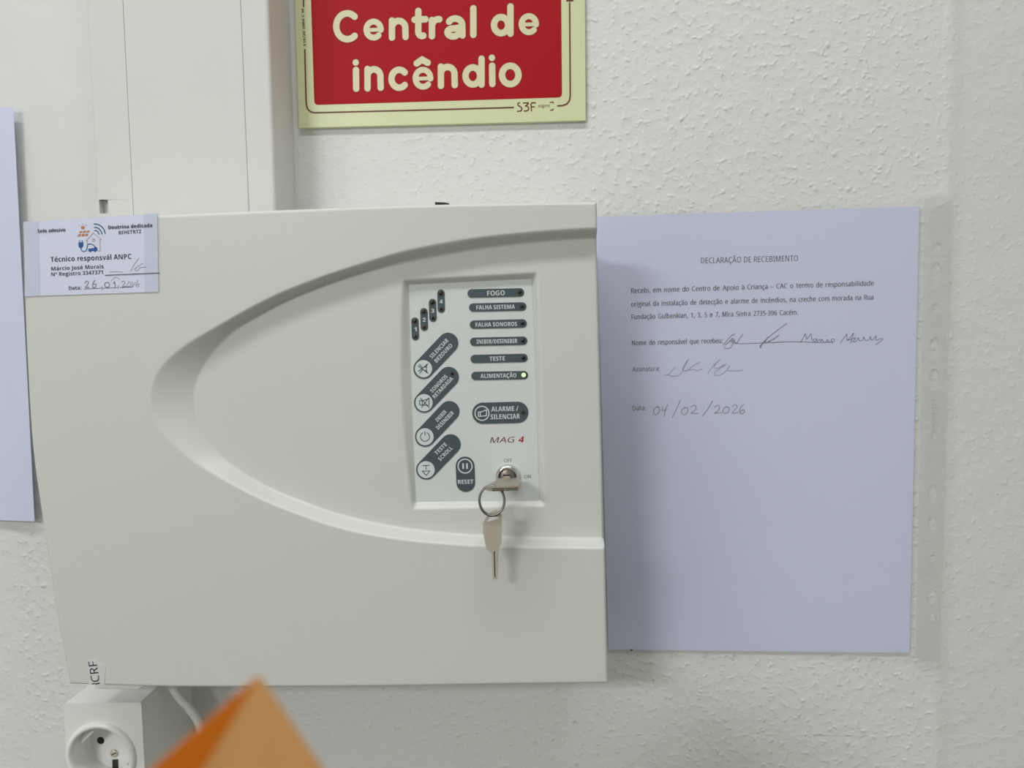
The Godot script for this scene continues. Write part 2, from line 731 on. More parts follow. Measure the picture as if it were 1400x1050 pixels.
func nearest(p: PackedVector2Array, q: Vector2) -> float:
	var best := 1e9
	for i in p.size() - 1:
		best = minf(best, q.distance_squared_to(Geometry2D.get_closest_point_to_segment(q, p[i], p[i + 1])))
	return sqrt(best)


func panel() -> void:
	var t := thing("fire_alarm_panel", "off-white fire alarm control panel with curved relief and keyed button plate", "alarm panel", Vector3(-0.12, 1.305, 0))
	var front := 0.092
	var left := smooth([Vector2(-0.27506, 1.30167), Vector2(-0.28040, 1.34319), Vector2(-0.28511, 1.39353), Vector2(-0.28884, 1.44062), Vector2(-0.28886, 1.49847), Vector2(-0.28770, 1.54074), Vector2(-0.28674, 1.56606)], 6)
	var right := smooth([Vector2(0.03449, 1.30265), Vector2(0.03328, 1.40045), Vector2(0.03205, 1.48928), Vector2(0.03080, 1.56942)], 6)
	var top := smooth([Vector2(-0.28674, 1.56606), Vector2(-0.25347, 1.56691), Vector2(-0.20892, 1.56789), Vector2(-0.14282, 1.56915), Vector2(-0.07041, 1.57003), Vector2(-0.01481, 1.56990), Vector2(0.03080, 1.56942)], 6)
	var bottom := smooth([Vector2(-0.27506, 1.30167), Vector2(-0.21274, 1.30005), Vector2(-0.10257, 1.30048), Vector2(-0.01932, 1.30192), Vector2(0.03449, 1.30265)], 6)
	# outer and inner rim of the long curved step that opens to the right
	var outer := PackedVector2Array(smooth([Vector2(0.04400, 1.55514), Vector2(0.02910, 1.55508), Vector2(0.00864, 1.55436), Vector2(-0.01509, 1.55293), Vector2(-0.03896, 1.55070), Vector2(-0.07105, 1.54548), Vector2(-0.08967, 1.54072), Vector2(-0.10881, 1.53516), Vector2(-0.12643, 1.52953), Vector2(-0.14418, 1.52307), Vector2(-0.16168, 1.51497), Vector2(-0.17976, 1.50561), Vector2(-0.19626, 1.49697), Vector2(-0.20915, 1.48741), Vector2(-0.21629, 1.47771), Vector2(-0.21891, 1.46709), Vector2(-0.21773, 1.45720), Vector2(-0.21354, 1.44889), Vector2(-0.20602, 1.44013), Vector2(-0.19397, 1.42964), Vector2(-0.18177, 1.42205), Vector2(-0.16587, 1.41318), Vector2(-0.14870, 1.40514), Vector2(-0.13435, 1.39962), Vector2(-0.12041, 1.39452), Vector2(-0.09988, 1.38939), Vector2(-0.07524, 1.38549), Vector2(-0.04655, 1.38283), Vector2(-0.01798, 1.38142), Vector2(0.00641, 1.38087), Vector2(0.04279, 1.38046)], 4))
	var inner := PackedVector2Array(smooth([Vector2(0.04482, 1.55145), Vector2(0.02962, 1.55139), Vector2(0.00874, 1.55064), Vector2(-0.01547, 1.54877), Vector2(-0.03984, 1.54608), Vector2(-0.07258, 1.54073), Vector2(-0.09154, 1.53707), Vector2(-0.11104, 1.53219), Vector2(-0.12903, 1.52604), Vector2(-0.14717, 1.51862), Vector2(-0.15995, 1.51189), Vector2(-0.17282, 1.50430), Vector2(-0.18595, 1.49213), Vector2(-0.19360, 1.48146), Vector2(-0.19746, 1.47111), Vector2(-0.19800, 1.45942), Vector2(-0.19310, 1.44593), Vector2(-0.18474, 1.43321), Vector2(-0.17078, 1.42210), Vector2(-0.15461, 1.41265), Vector2(-0.13668, 1.40530), Vector2(-0.11916, 1.39881), Vector2(-0.09910, 1.39359), Vector2(-0.07654, 1.38920), Vector2(-0.04734, 1.38605), Vector2(-0.01824, 1.38418), Vector2(0.00659, 1.38340), Vector2(0.04365, 1.38297)], 4))
	var recess_out := PackedVector2Array(smooth([Vector2(-0.07655, 1.52990), Vector2(-0.07798, 1.50718), Vector2(-0.07907, 1.47441), Vector2(-0.07809, 1.44127), Vector2(-0.07456, 1.40101)], 4) + [Vector2(0.00066, 1.40253), Vector2(-0.00087, 1.46920), Vector2(-0.00199, 1.53247)])
	var recess_in := PackedVector2Array(smooth([Vector2(-0.07396, 1.52785), Vector2(-0.07378, 1.50305), Vector2(-0.07379, 1.48654), Vector2(-0.07362, 1.44490), Vector2(-0.07297, 1.40482)], 4) + [Vector2(-0.00242, 1.40467), Vector2(-0.00335, 1.46897), Vector2(-0.00490, 1.52976)])
	var nx := 560
	var ny := 470
	var at := PackedVector2Array()
	var h := PackedFloat32Array()
	at.resize((nx + 1) * (ny + 1))
	h.resize(at.size())
	var ls := []
	var rs := []
	for j in ny + 1:
		ls.append(along_curve(left, float(j) / ny))
		rs.append(along_curve(right, float(j) / ny))
	var ts := []
	var bs := []
	for i in nx + 1:
		ts.append(along_curve(top, float(i) / nx))
		bs.append(along_curve(bottom, float(i) / nx))
	var depth := 0.008
	var outer_box := Rect2(outer[0], Vector2.ZERO)
	for p in outer:
		outer_box = outer_box.expand(p)
	var recess_box := Rect2(recess_out[0], Vector2.ZERO)
	for p in recess_out:
		recess_box = recess_box.expand(p)
	var ro := recess_out.duplicate()
	ro.append(recess_out[0])
	var ri := recess_in.duplicate()
	ri.append(recess_in[0])
	for j in ny + 1:
		var v := float(j) / ny
		for i in nx + 1:
			var u := float(i) / nx
			# a Coons patch over the four edges
			var p: Vector2 = ls[j] * (1.0 - u) + rs[j] * u + bs[i] * (1.0 - v) + ts[i] * v - (bs[0] * (1.0 - u) * (1.0 - v) + bs[nx] * u * (1.0 - v) + ts[0] * (1.0 - u) * v + ts[nx] * u * v)
			var k := j * (nx + 1) + i
			at[k] = p
			var z := 0.0
			if outer_box.has_point(p) and Geometry2D.is_point_in_polygon(p, outer):
				if Geometry2D.is_point_in_polygon(p, inner):
					z = -depth
					if recess_box.has_point(p) and Geometry2D.is_point_in_polygon(p, recess_out):
						if Geometry2D.is_point_in_polygon(p, recess_in):
							z -= 0.004
						else:
							var da := nearest(ro, p)
							var db := nearest(ri, p)
							z -= 0.004 * da / maxf(da + db, 1e-6)
				else:
					var da := nearest(outer, p)
					var db := nearest(inner, p)
					z = -depth * da / maxf(da + db, 1e-6)
			h[k] = z
	# a vertex that falls exactly on an outline may be misread: take its neighbours' height
	for k in range(nx + 2, at.size() - nx - 2):
		if absf(h[k - 1] - h[k + 1]) < 0.0012 and absf(h[k] - (h[k - 1] + h[k + 1]) / 2.0) > 0.0016:
			h[k] = (h[k - 1] + h[k + 1]) / 2.0
	# round the creases a little
	for pass_ in 2:
		var was := h.duplicate()
		for j in range(1, ny):
			for i in range(1, nx):
				var k := j * (nx + 1) + i
				h[k] = (was[k] * 4.0 + (was[k - 1] + was[k + 1] + was[k - nx - 1] + was[k + nx + 1]) * 2.0 + was[k - nx] + was[k - nx - 2] + was[k + nx] + was[k + nx + 2]) / 16.0
	# the outer edge of the cover is turned over with a small radius
	var round_edge := 0.0016
	for j in ny + 1:
		for i in nx + 1:
			var k := j * (nx + 1) + i
			var d := minf(minf(i, nx - i) * 0.317 / nx, minf(j, ny - j) * 0.265 / ny)
			if d < round_edge:
				var s := 1.0 - d / round_edge
				h[k] -= round_edge * (1.0 - sqrt(1.0 - s * s)) * 0.9
	var verts := PackedVector3Array()
	verts.resize(at.size())
	for k in at.size():
		verts[k] = v3(at[k], front + h[k])
	var normals := PackedVector3Array()
	normals.resize(at.size())
	for j in ny + 1:
		for i in nx + 1:
			var k := j * (nx + 1) + i
			var a := verts[j * (nx + 1) + mini(i + 1, nx)] - verts[j * (nx + 1) + maxi(i - 1, 0)]
			var b := verts[mini(j + 1, ny) * (nx + 1) + i] - verts[maxi(j - 1, 0) * (nx + 1) + i]
			normals[k] = a.cross(b).normalized()
	var index := PackedInt32Array()
	for j in ny:
		for i in nx:
			var k := j * (nx + 1) + i
			index.append_array([k, k + nx + 1, k + 1, k + 1, k + nx + 1, k + nx + 2])
	# the skirt runs back from the rim
	var rim := []
	for i in nx + 1:
		rim.append(i)
	for j in range(1, ny + 1):
		rim.append(j * (nx + 1) + nx)
	for i in range(nx - 1, -1, -1):
		rim.append(ny * (nx + 1) + i)
	for j in range(ny - 1, 0, -1):
		rim.append(j * (nx + 1))
	var mid := Vector2(-0.12, 1.435)
	var first := verts.size()
	for k in rim:
		var out_ := (at[k] - mid) / Vector2(0.16, 0.13)
		var n := Vector3(out_.x, 0, 0).normalized() if absf(out_.x) > absf(out_.y) else Vector3(0, out_.y, 0).normalized()
		verts.append(verts[k])
		normals.append(n)
		verts.append(v3(mid + (at[k] - mid) * 0.992, 0.066))
		normals.append(n)
	for i in rim.size():
		var a := first + 2 * i
		var b := first + 2 * ((i + 1) % rim.size())
		index.append_array([a, b, a + 1, b, b + 1, a + 1])
	var arrays := []
	arrays.resize(Mesh.ARRAY_MAX)
	arrays[Mesh.ARRAY_VERTEX] = verts
	arrays[Mesh.ARRAY_NORMAL] = normals
	arrays[Mesh.ARRAY_INDEX] = index
	var cover := MeshInstance3D.new()
	cover.name = "front_cover"
	var am := ArrayMesh.new()
	am.add_surface_from_arrays(Mesh.PRIMITIVE_TRIANGLES, arrays)
	am.surface_set_material(0, mats["casing"])
	cover.mesh = am
	cover.position = -t.position
	t.add_child(cover, true)

	var st := mesh_tool()
	slab(st, rounded([Vector2(-0.265, 1.309), Vector2(0.028, 1.309), Vector2(0.026, 1.5598), Vector2(-0.279, 1.5592)], 0.004), 0.0, 0.067)
	part("housing", done(st), "casing", t)
	st = mesh_tool()
	slab(st, [Vector2(-0.05782, 1.56981), Vector2(-0.05018, 1.57002), Vector2(-0.05013, 1.57215), Vector2(-0.05253, 1.57260), Vector2(-0.05775, 1.57296)], 0.066, 0.083, 0.0, true)
	part("cable_gland", done(st), "black_plastic", t, "small black plug on the top edge")
	st = mesh_tool()
	slab(st, [Vector2(-0.27446, 1.29569), Vector2(-0.24274, 1.29573), Vector2(-0.24347, 1.29026), Vector2(-0.24767, 1.28773), Vector2(-0.27442, 1.28836)], 0.05, 0.07, 0.0006, true)
	part("duct_stub", done(st), "socket_plastic", t, "white stub below the bottom edge")

	fascia(t, recess_in)


func led(at: Vector2, r: float, mat: String, z: float, under: Node3D) -> void:
	var st := mesh_tool()
	lathe(st, [Vector2(r * 1.25, 0.0), Vector2(r * 1.25, 0.00025), Vector2(r * 0.85, 0.0003)], v3(at, z), 20)
	part("led_rim", done(st), "led_rim", under)
	st = mesh_tool(true)
	lathe(st, [Vector2(r * 0.86, 0.0), Vector2(r * 0.86, 0.00028), Vector2(r * 0.6, 0.0005), Vector2(0.0, 0.0006)], v3(at, z), 16)
	part("led", done(st), mat, under)


func fascia(t: Node3D, recess_in: PackedVector2Array) -> void:
	var zp := 0.0806
	var z := 0.0809
	var st := mesh_tool()
	slab(st, Array(recess_in), 0.0796, zp)
	part("button_plate", done(st), "membrane", t)
	# six status strips on the right
	var rows := [
		["FOGO", [Vector2(-0.03866, 1.52238), Vector2(-0.01162, 1.52244), Vector2(-0.02999, 1.52091), Vector2(-0.02007, 1.52105)], 6.6, "led_red_dark"],
		["FALHA SISTEMA", [Vector2(-0.03792, 1.51450), Vector2(-0.01048, 1.51461), Vector2(-0.03617, 1.51332), Vector2(-0.01455, 1.51346)], 5.6, "led_dark"],
		["FALHA SONOROS", [Vector2(-0.03770, 1.50497), Vector2(-0.01039, 1.50515), Vector2(-0.03678, 1.50373), Vector2(-0.01348, 1.50382)], 5.6, "led_dark"],
		["INIBIR/DESINIBIR", [Vector2(-0.03777, 1.49534), Vector2(-0.01025, 1.49550), Vector2(-0.03647, 1.49421), Vector2(-0.01351, 1.49433)], 5.6, "led_dark"],
		["TESTE", [Vector2(-0.03768, 1.48567), Vector2(-0.01020, 1.48586), Vector2(-0.02924, 1.48447), Vector2(-0.02058, 1.48458)], 5.8, "led_dark"],
		["ALIMENTAÇÃO", [Vector2(-0.03746, 1.47610), Vector2(-0.01015, 1.47615), Vector2(-0.03459, 1.47486), Vector2(-0.01436, 1.47498)], 5.6, "led_green"]]
	var px := 0.000411
	for r in rows:
		st = mesh_tool()
		slab(st, capsule(r[1][0], r[1][1], 5.75 * px), zp - 0.0002, z)
		var strip := part("status_strip", done(st), "slate", t)
		st = mesh_tool()
		text(st, r[0], r[1][2], r[1][3], r[2] * px, z + 0.00006, "bold")
		part("lettering", done(st), "print_white", strip)
		led(r[1][1] + Vector2(-0.0001, 0.0001), 3.1 * px * (1.15 if r[3] == "led_green" else 1.0), r[3], z, strip)
	# four zone strips, stepped
	var zones := [
		["1", [Vector2(-0.07101, 1.50756), Vector2(-0.07094, 1.49880), Vector2(-0.07156, 1.50194), Vector2(-0.07007, 1.50191)]],
		["2", [Vector2(-0.06579, 1.51271), Vector2(-0.06575, 1.50402), Vector2(-0.06663, 1.50707), Vector2(-0.06489, 1.50704)]],
		["3", [Vector2(-0.06083, 1.51781), Vector2(-0.06075, 1.50902), Vector2(-0.06171, 1.51202), Vector2(-0.05989, 1.51199)]],
		["4", [Vector2(-0.05592, 1.52287), Vector2(-0.05597, 1.51401), Vector2(-0.05688, 1.51713), Vector2(-0.05499, 1.51709)]]]
	for r in zones:
		st = mesh_tool()
		slab(st, capsule(r[1][0], r[1][1], 5.0 * px), zp - 0.0002, z)
		var strip := part("zone_strip", done(st), "slate", t)
		st = mesh_tool()
		text(st, r[0], r[1][2], r[1][3], 5.2 * px, z + 0.00006, "bold")
		part("lettering", done(st), "print_white", strip)
		led(r[1][0], 3.3 * px, "led_red_dark", z, strip)
		led(r[1][1], 2.5 * px, "led_dark", z, strip)
	# four slanting buttons, each with a white disc and an icon
	var slants := [
		[["SILENCIAR", "BEZOURO"], [Vector2(-0.06679, 1.48062), Vector2(-0.05252, 1.49496), Vector2(-0.06184, 1.48613), Vector2(-0.05196, 1.49610), Vector2(-0.05916, 1.48377), Vector2(-0.04983, 1.49319)]],
		[["SONOROS", "RETARDADA"], [Vector2(-0.06694, 1.46137), Vector2(-0.05262, 1.47574), Vector2(-0.06197, 1.46683), Vector2(-0.05308, 1.47575), Vector2(-0.06068, 1.46358), Vector2(-0.04983, 1.47454)]],
		[["INIBIR", "DESINIBIR"], [Vector2(-0.06688, 1.44191), Vector2(-0.05269, 1.45636), Vector2(-0.05949, 1.45019), Vector2(-0.05391, 1.45575), Vector2(-0.05910, 1.44580), Vector2(-0.04976, 1.45511)]],
		[["TESTE", "SCROLL"], [Vector2(-0.06672, 1.42301), Vector2(-0.05241, 1.43744), Vector2(-0.06036, 1.43127), Vector2(-0.05421, 1.43708), Vector2(-0.05839, 1.42777), Vector2(-0.05108, 1.43499)]]]
	for i in 4:
		var q: Array = slants[i][1]
		st = mesh_tool()
		slab(st, capsule(q[0], q[1], 14.0 * px, 18), zp - 0.0002, z)
		var b := part("membrane_button", done(st), "slate", t)
		st = mesh_tool()
		face(st, disc(q[0], 11.9 * px, 0.0, 36), z + 0.00005)
		part("icon_disc", done(st), "print_white", b)
		st = mesh_tool()
		text(st, slants[i][0][0], q[2], q[3], 5.4 * px, z + 0.00006, "bold")
		text(st, slants[i][0][1], q[4], q[5], 5.4 * px, z + 0.00006, "bold")
		part("lettering", done(st), "print_white", b)
		st = mesh_tool()
		var c: Vector2 = q[0]
		var lines := []
		match i:
			0:
				lines = [[Vector2(5, 6), Vector2(4.2, 3), Vector2(-1.5, 1.2), Vector2(-1.5, -1.2), Vector2(4.2, -3), Vector2(5.5, -6)], [Vector2(4.2, 3), Vector2(4.2, -3)], [Vector2(-7, 4), Vector2(6, -6.5)], [Vector2(-7, -3.5), Vector2(6, 6.5)], [Vector2(-5, 6), Vector2(-2, 2)], [Vector2(-5, -6), Vector2(-2, -2)]]
			1:
				lines = [[Vector2(-6, 3), Vector2(-2.5, 3), Vector2(-2.5, -3.2), Vector2(-6, -3.2), Vector2(-6, 3)], [Vector2(-2.5, 2.5), Vector2(7, 5.5), Vector2(6.6, -4.2), Vector2(-2.5, -3)], [Vector2(-4.5, 6), Vector2(7, -7)], [Vector2(-3.5, -6.5), Vector2(6.5, 6.5)]]
			2:
				lines = [[Vector2(0, 7), Vector2(0, 2.2)], []]
				for k in 19:
					lines[1].append(Vector2.from_angle(deg_to_rad(118 + 304.0 * k / 18)) * 6.3)
			3:
				lines = [[Vector2(-4.5, 5.6), Vector2(4.5, 6)], [Vector2(0, 6), Vector2(-0.1, 0.4)], [Vector2(-5.2, -2), Vector2(5.2, -1.8), Vector2(0, -8), Vector2(-5.2, -2)]]
		for l in lines:
			var w := []
			for p in l:
				w.append(c + p * px)
			stroke(st, w, 1.05 * px, z + 0.0001)
		part("icon", done(st), "print_dark", b)
		if i == 1:
			led(Vector2(-0.05067, 1.47770), 2.6 * px, "led_dark", z, b)
	# the wide button and the reset button
	st = mesh_tool()
	slab(st, capsule(Vector2(-0.03365, 1.45491), Vector2(-0.01399, 1.45516), 14.7 * px, 18), zp - 0.0002, z)
	var wide := part("membrane_button", done(st), "slate", t)
	st = mesh_tool()
	var ring := []
	for k in 33:
		ring.append(Vector2(-0.03415, 1.45491) + Vector2.from_angle(TAU * k / 32) * 9.7 * px)
	stroke(st, ring, 1.5 * px, z + 0.00006)
	for l in [[Vector2(-5, 1.6), Vector2(-2.4, 1.8), Vector2(-2.4, -4.2), Vector2(-5, -4.4), Vector2(-5, 1.6)], [Vector2(-2.4, 1.6), Vector2(6.4, 4.6), Vector2(6.0, -3.6), Vector2(-2.4, -4.0)]]:
		var w := []
		for p in l:
			w.append(Vector2(-0.03415, 1.45491) + p * px)
		stroke(st, w, 1.3 * px, z + 0.0001)
	part("icon", done(st), "print_white", wide)
	st = mesh_tool()
	text(st, "ALARME /", Vector2(-0.02883, 1.45584), Vector2(-0.01344, 1.45606), 6.6 * px, z + 0.00006, "bold")
	text(st, "SILENCIAR", Vector2(-0.02932, 1.45144), Vector2(-0.01268, 1.45165), 6.6 * px, z + 0.00006, "bold")
	part("lettering", done(st), "print_white", wide)
	led(Vector2(-0.01097, 1.45520), 2.6 * px, "led_dark", z, wide)
	st = mesh_tool()
	slab(st, capsule(Vector2(-0.04424, 1.41534), Vector2(-0.04441, 1.42494), 13.0 * px, 18), zp - 0.0002, z)
	var reset := part("membrane_button", done(st), "slate", t)
	st = mesh_tool()
	ring = []
	for k in 33:
		ring.append(Vector2(-0.04441, 1.42485) + Vector2.from_angle(TAU * k / 32) * 9.7 * px)
	stroke(st, ring, 1.6 * px, z + 0.00006)
	for s in [-2.7, 2.7]:
		var m: Vector2 = Vector2(-0.04441, 1.42485) + Vector2(s * px, 0)
		face(st, [m + Vector2(-1.1, -4) * px, m + Vector2(1.1, -4) * px, m + Vector2(1.1, 4) * px, m + Vector2(-1.1, 4) * px], z + 0.00006)
	part("icon", done(st), "print_white", reset)
	st = mesh_tool()
	text(st, "RESET", Vector2(-0.04865, 1.41462), Vector2(-0.03986, 1.41471), 5.8 * px, z + 0.00006, "bold")
	part("lettering", done(st), "print_white", reset)
	# plain print on the plate
	st = mesh_tool()
	text(st, "MAG", Vector2(-0.03001, 1.43790), Vector2(-0.01656, 1.43808), 7.8 * px, zp + 0.00006, "plain", 0.3)
	part("plate_print", done(st), "print_maroon", t)
	st = mesh_tool()
	text(st, "4", Vector2(-0.01399, 1.43801), Vector2(-0.01100, 1.43802), 8.2 * px, zp + 0.00006, "bold", 0.25)
	part("plate_print", done(st), "print_crimson", t)
	st = mesh_tool()
	text(st, "OFF", Vector2(-0.02215, 1.42668), Vector2(-0.01749, 1.42675), 5.0 * px, zp + 0.00006)
	text(st, "ON", Vector2(-0.01091, 1.41733), Vector2(-0.00709, 1.41738), 5.0 * px, zp + 0.00006)
	part("plate_print", done(st), "print_grey", t)
	# the key switch
	var c := v3(Vector2(-0.02030, 1.41879), zp)
	st = mesh_tool(true)
	lathe(st, [Vector2(0.0069, 0.0), Vector2(0.0069, 0.0012), Vector2(0.0066, 0.0024), Vector2(0.0058, 0.0034), Vector2(0.0052, 0.0036), Vector2(0.0049, 0.0033), Vector2(0.0048, 0.0008)], c, 40)
	var lock := part("key_switch", done(st), "chrome", t, "chrome key switch")
	st = mesh_tool(true)
	lathe(st, [Vector2(0.0049, 0.0006), Vector2(0.0046, 0.0014), Vector2(0.0043, 0.0016), Vector2(0.0, 0.0016)], c, 32)
	part("barrel", done(st), "brass_worn", lock)
	st = mesh_tool()
	var k0 := Vector2(c.x, c.y + 0.0008)
	slab(st, [k0 + Vector2(-0.0024, -0.0004), k0 + Vector2(-0.0002, -0.0005), k0 + Vector2(0.0002, -0.0009), k0 + Vector2(0.0012, -0.0008), k0 + Vector2(0.0016, 0.0), k0 + Vector2(0.0005, 0.0003), k0 + Vector2(-0.0008, 0.0002), k0 + Vector2(-0.0024, 0.0005)], zp + 0.001, zp + 0.00172)
	part("keyhole", done(st), "black_plastic", lock)


# ---------- keys ----------

func keys() -> void:
	# the key that stands in the lock: its bow is a flat plate seen almost edge on, its blade goes into the barrel
	var bow := [Vector3(-0.02436, 0, 0.0905), Vector3(-0.01316, 0, 0.0905), Vector3(-0.01246, 0, 0.1), Vector3(-0.01328, 0, 0.1125), Vector3(-0.02033, 0, 0.1145), Vector3(-0.02717, 0, 0.1150), Vector3(-0.03026, 0, 0.1125), Vector3(-0.02829, 0, 0.104)]
	var y := 1.41852
	var k := thing("key", "flat grey key turned in the panel's key switch", "key", Vector3(bow[0].x, y, 0.1))
	var st := mesh_tool()
	var thick := 0.0011
	var flat := []
	for p in bow:
		flat.append(Vector2(p.x, p.z))
	var q := ccw(flat)
	var tr := cut_up(q)
	for i in range(0, tr.size(), 3):
		var a := q[tr[i]]
		var b := q[tr[i + 1]]
		var c := q[tr[i + 2]]
		if (b - a).cross(c - a) < 0.0:
			var keep := b
			b = c
			c = keep
		# seen from above, x to the right and z down the page: counter-clockwise in (x, z) is clockwise from above
		tri(st, Vector3(a.x, y + thick, a.y), Vector3(c.x, y + thick, c.y), Vector3(b.x, y + thick, b.y))
		tri(st, Vector3(a.x, y - thick, a.y), Vector3(b.x, y - thick, b.y), Vector3(c.x, y - thick, c.y))
	for i in q.size():
		var a := q[i]
		var b := q[(i + 1) % q.size()]
		quad(st, Vector3(b.x, y - thick, b.y), Vector3(a.x, y - thick, a.y), Vector3(a.x, y + thick, a.y), Vector3(b.x, y + thick, b.y))
	part("bow", done(st), "nickel_worn", k)
	st = mesh_tool()
	var c0: Vector2 = Vector2(-0.02030, 1.41879)
	box(st, Vector3(c0.x - 0.002, y - 0.0008, 0.0826), Vector3(c0.x + 0.0015, y + 0.0008, 0.0906))
	part("blade", done(st), "nickel", k)
	# a dark line along the bow's front edge, the groove between its two pressed halves
	st = mesh_tool()
	for i in [3, 4]:
		var a: Vector3 = bow[i].lerp(bow[i + 1], 0.03) + Vector3(0, y, 0.00006)
		var b: Vector3 = bow[i].lerp(bow[i + 1], 0.97) + Vector3(0, y, 0.00006)
		for s in [[-0.0001, 0.0003], [-0.0010, -0.0006]]:
			quad(st, b + Vector3(0, s[0], 0), a + Vector3(0, s[0], 0), a + Vector3(0, s[1], 0), b + Vector3(0, s[1], 0))
	part("edge_groove", done(st), "led_dark", k)

	# the split ring
	var rc := v3(Vector2(-0.02739, 1.41168), 0.111)
	var g := thing("key_ring", "small steel split ring joining the two keys", "key ring", rc - Vector3(0, 0.008, 0))
	st = mesh_tool(true)
	var loop := []
	for i in 80:
		var a := TAU * i / 40.0
		loop.append(rc + Vector3(cos(a) * 0.00665, sin(a) * 0.0077, -0.0015 * sin(a) + 0.0004 * cos(a) + (0.0011 * (i / 80.0) - 0.0005)))
	tube(st, loop, 0.00068, 8)
	part("ring_coil", done(st), "steel_dark", g)

	# the spare key that hangs from it
	var z := 0.1095
	var w := thing("key", "spare flat key hanging from the steel split ring", "key", v3(Vector2(-0.02652, 1.36899), z))
	st = mesh_tool()
	# head with its slanting slot, built as an outline that runs round the slot
	var out_ := [Vector2(-0.03251, 1.39963), Vector2(-0.02890, 1.40497), Vector2(-0.02529, 1.40637), Vector2(-0.02215, 1.40342), Vector2(-0.02273, 1.38832), Vector2(-0.02403, 1.38555), Vector2(-0.02821, 1.38354), Vector2(-0.03091, 1.38546), Vector2(-0.03237, 1.39488)]
	var hole := [Vector2(-0.03056, 1.39977), Vector2(-0.02811, 1.40331), Vector2(-0.02388, 1.40265), Vector2(-0.02417, 1.40170)]
	var around := [[0, 1, 0, 1], [1, 2, 1, 2], [2, 3, 2, 2], [3, 4, 2, 3], [4, 8, 3, 0], [8, 0, 0, 0]]
	for s in around:
		var poly := [out_[s[0]], out_[s[1]]]
		if s[0] == 4:
			poly = [out_[4], out_[5], out_[6], out_[7], out_[8]]
		poly.append(hole[s[3]])
		if s[2] != s[3]:
			poly.append(hole[s[2]])
		slab(st, poly, z, z + 0.0016, 0.0, true)
	part("bow", done(st), "nickel", w)
	st = mesh_tool()
	slab(st, [Vector2(-0.02839, 1.38454), Vector2(-0.02385, 1.38650), Vector2(-0.02428, 1.38451), Vector2(-0.02522, 1.36955), Vector2(-0.02562, 1.36899), Vector2(-0.02730, 1.36900), Vector2(-0.02765, 1.36948), Vector2(-0.02817, 1.38136)], z + 0.0001, z + 0.0015, 0.0002, true)
	var blade := part("blade", done(st), "nickel", w)
	st = mesh_tool()
	slab(st, [Vector2(-0.02692, 1.38572), Vector2(-0.02637, 1.38572), Vector2(-0.02626, 1.37019), Vector2(-0.02673, 1.37019)], z + 0.0013, z + 0.00156)
	part("blade_groove", done(st), "led_dark", blade, "dark groove along the blade")


# ---------- the sign ----------

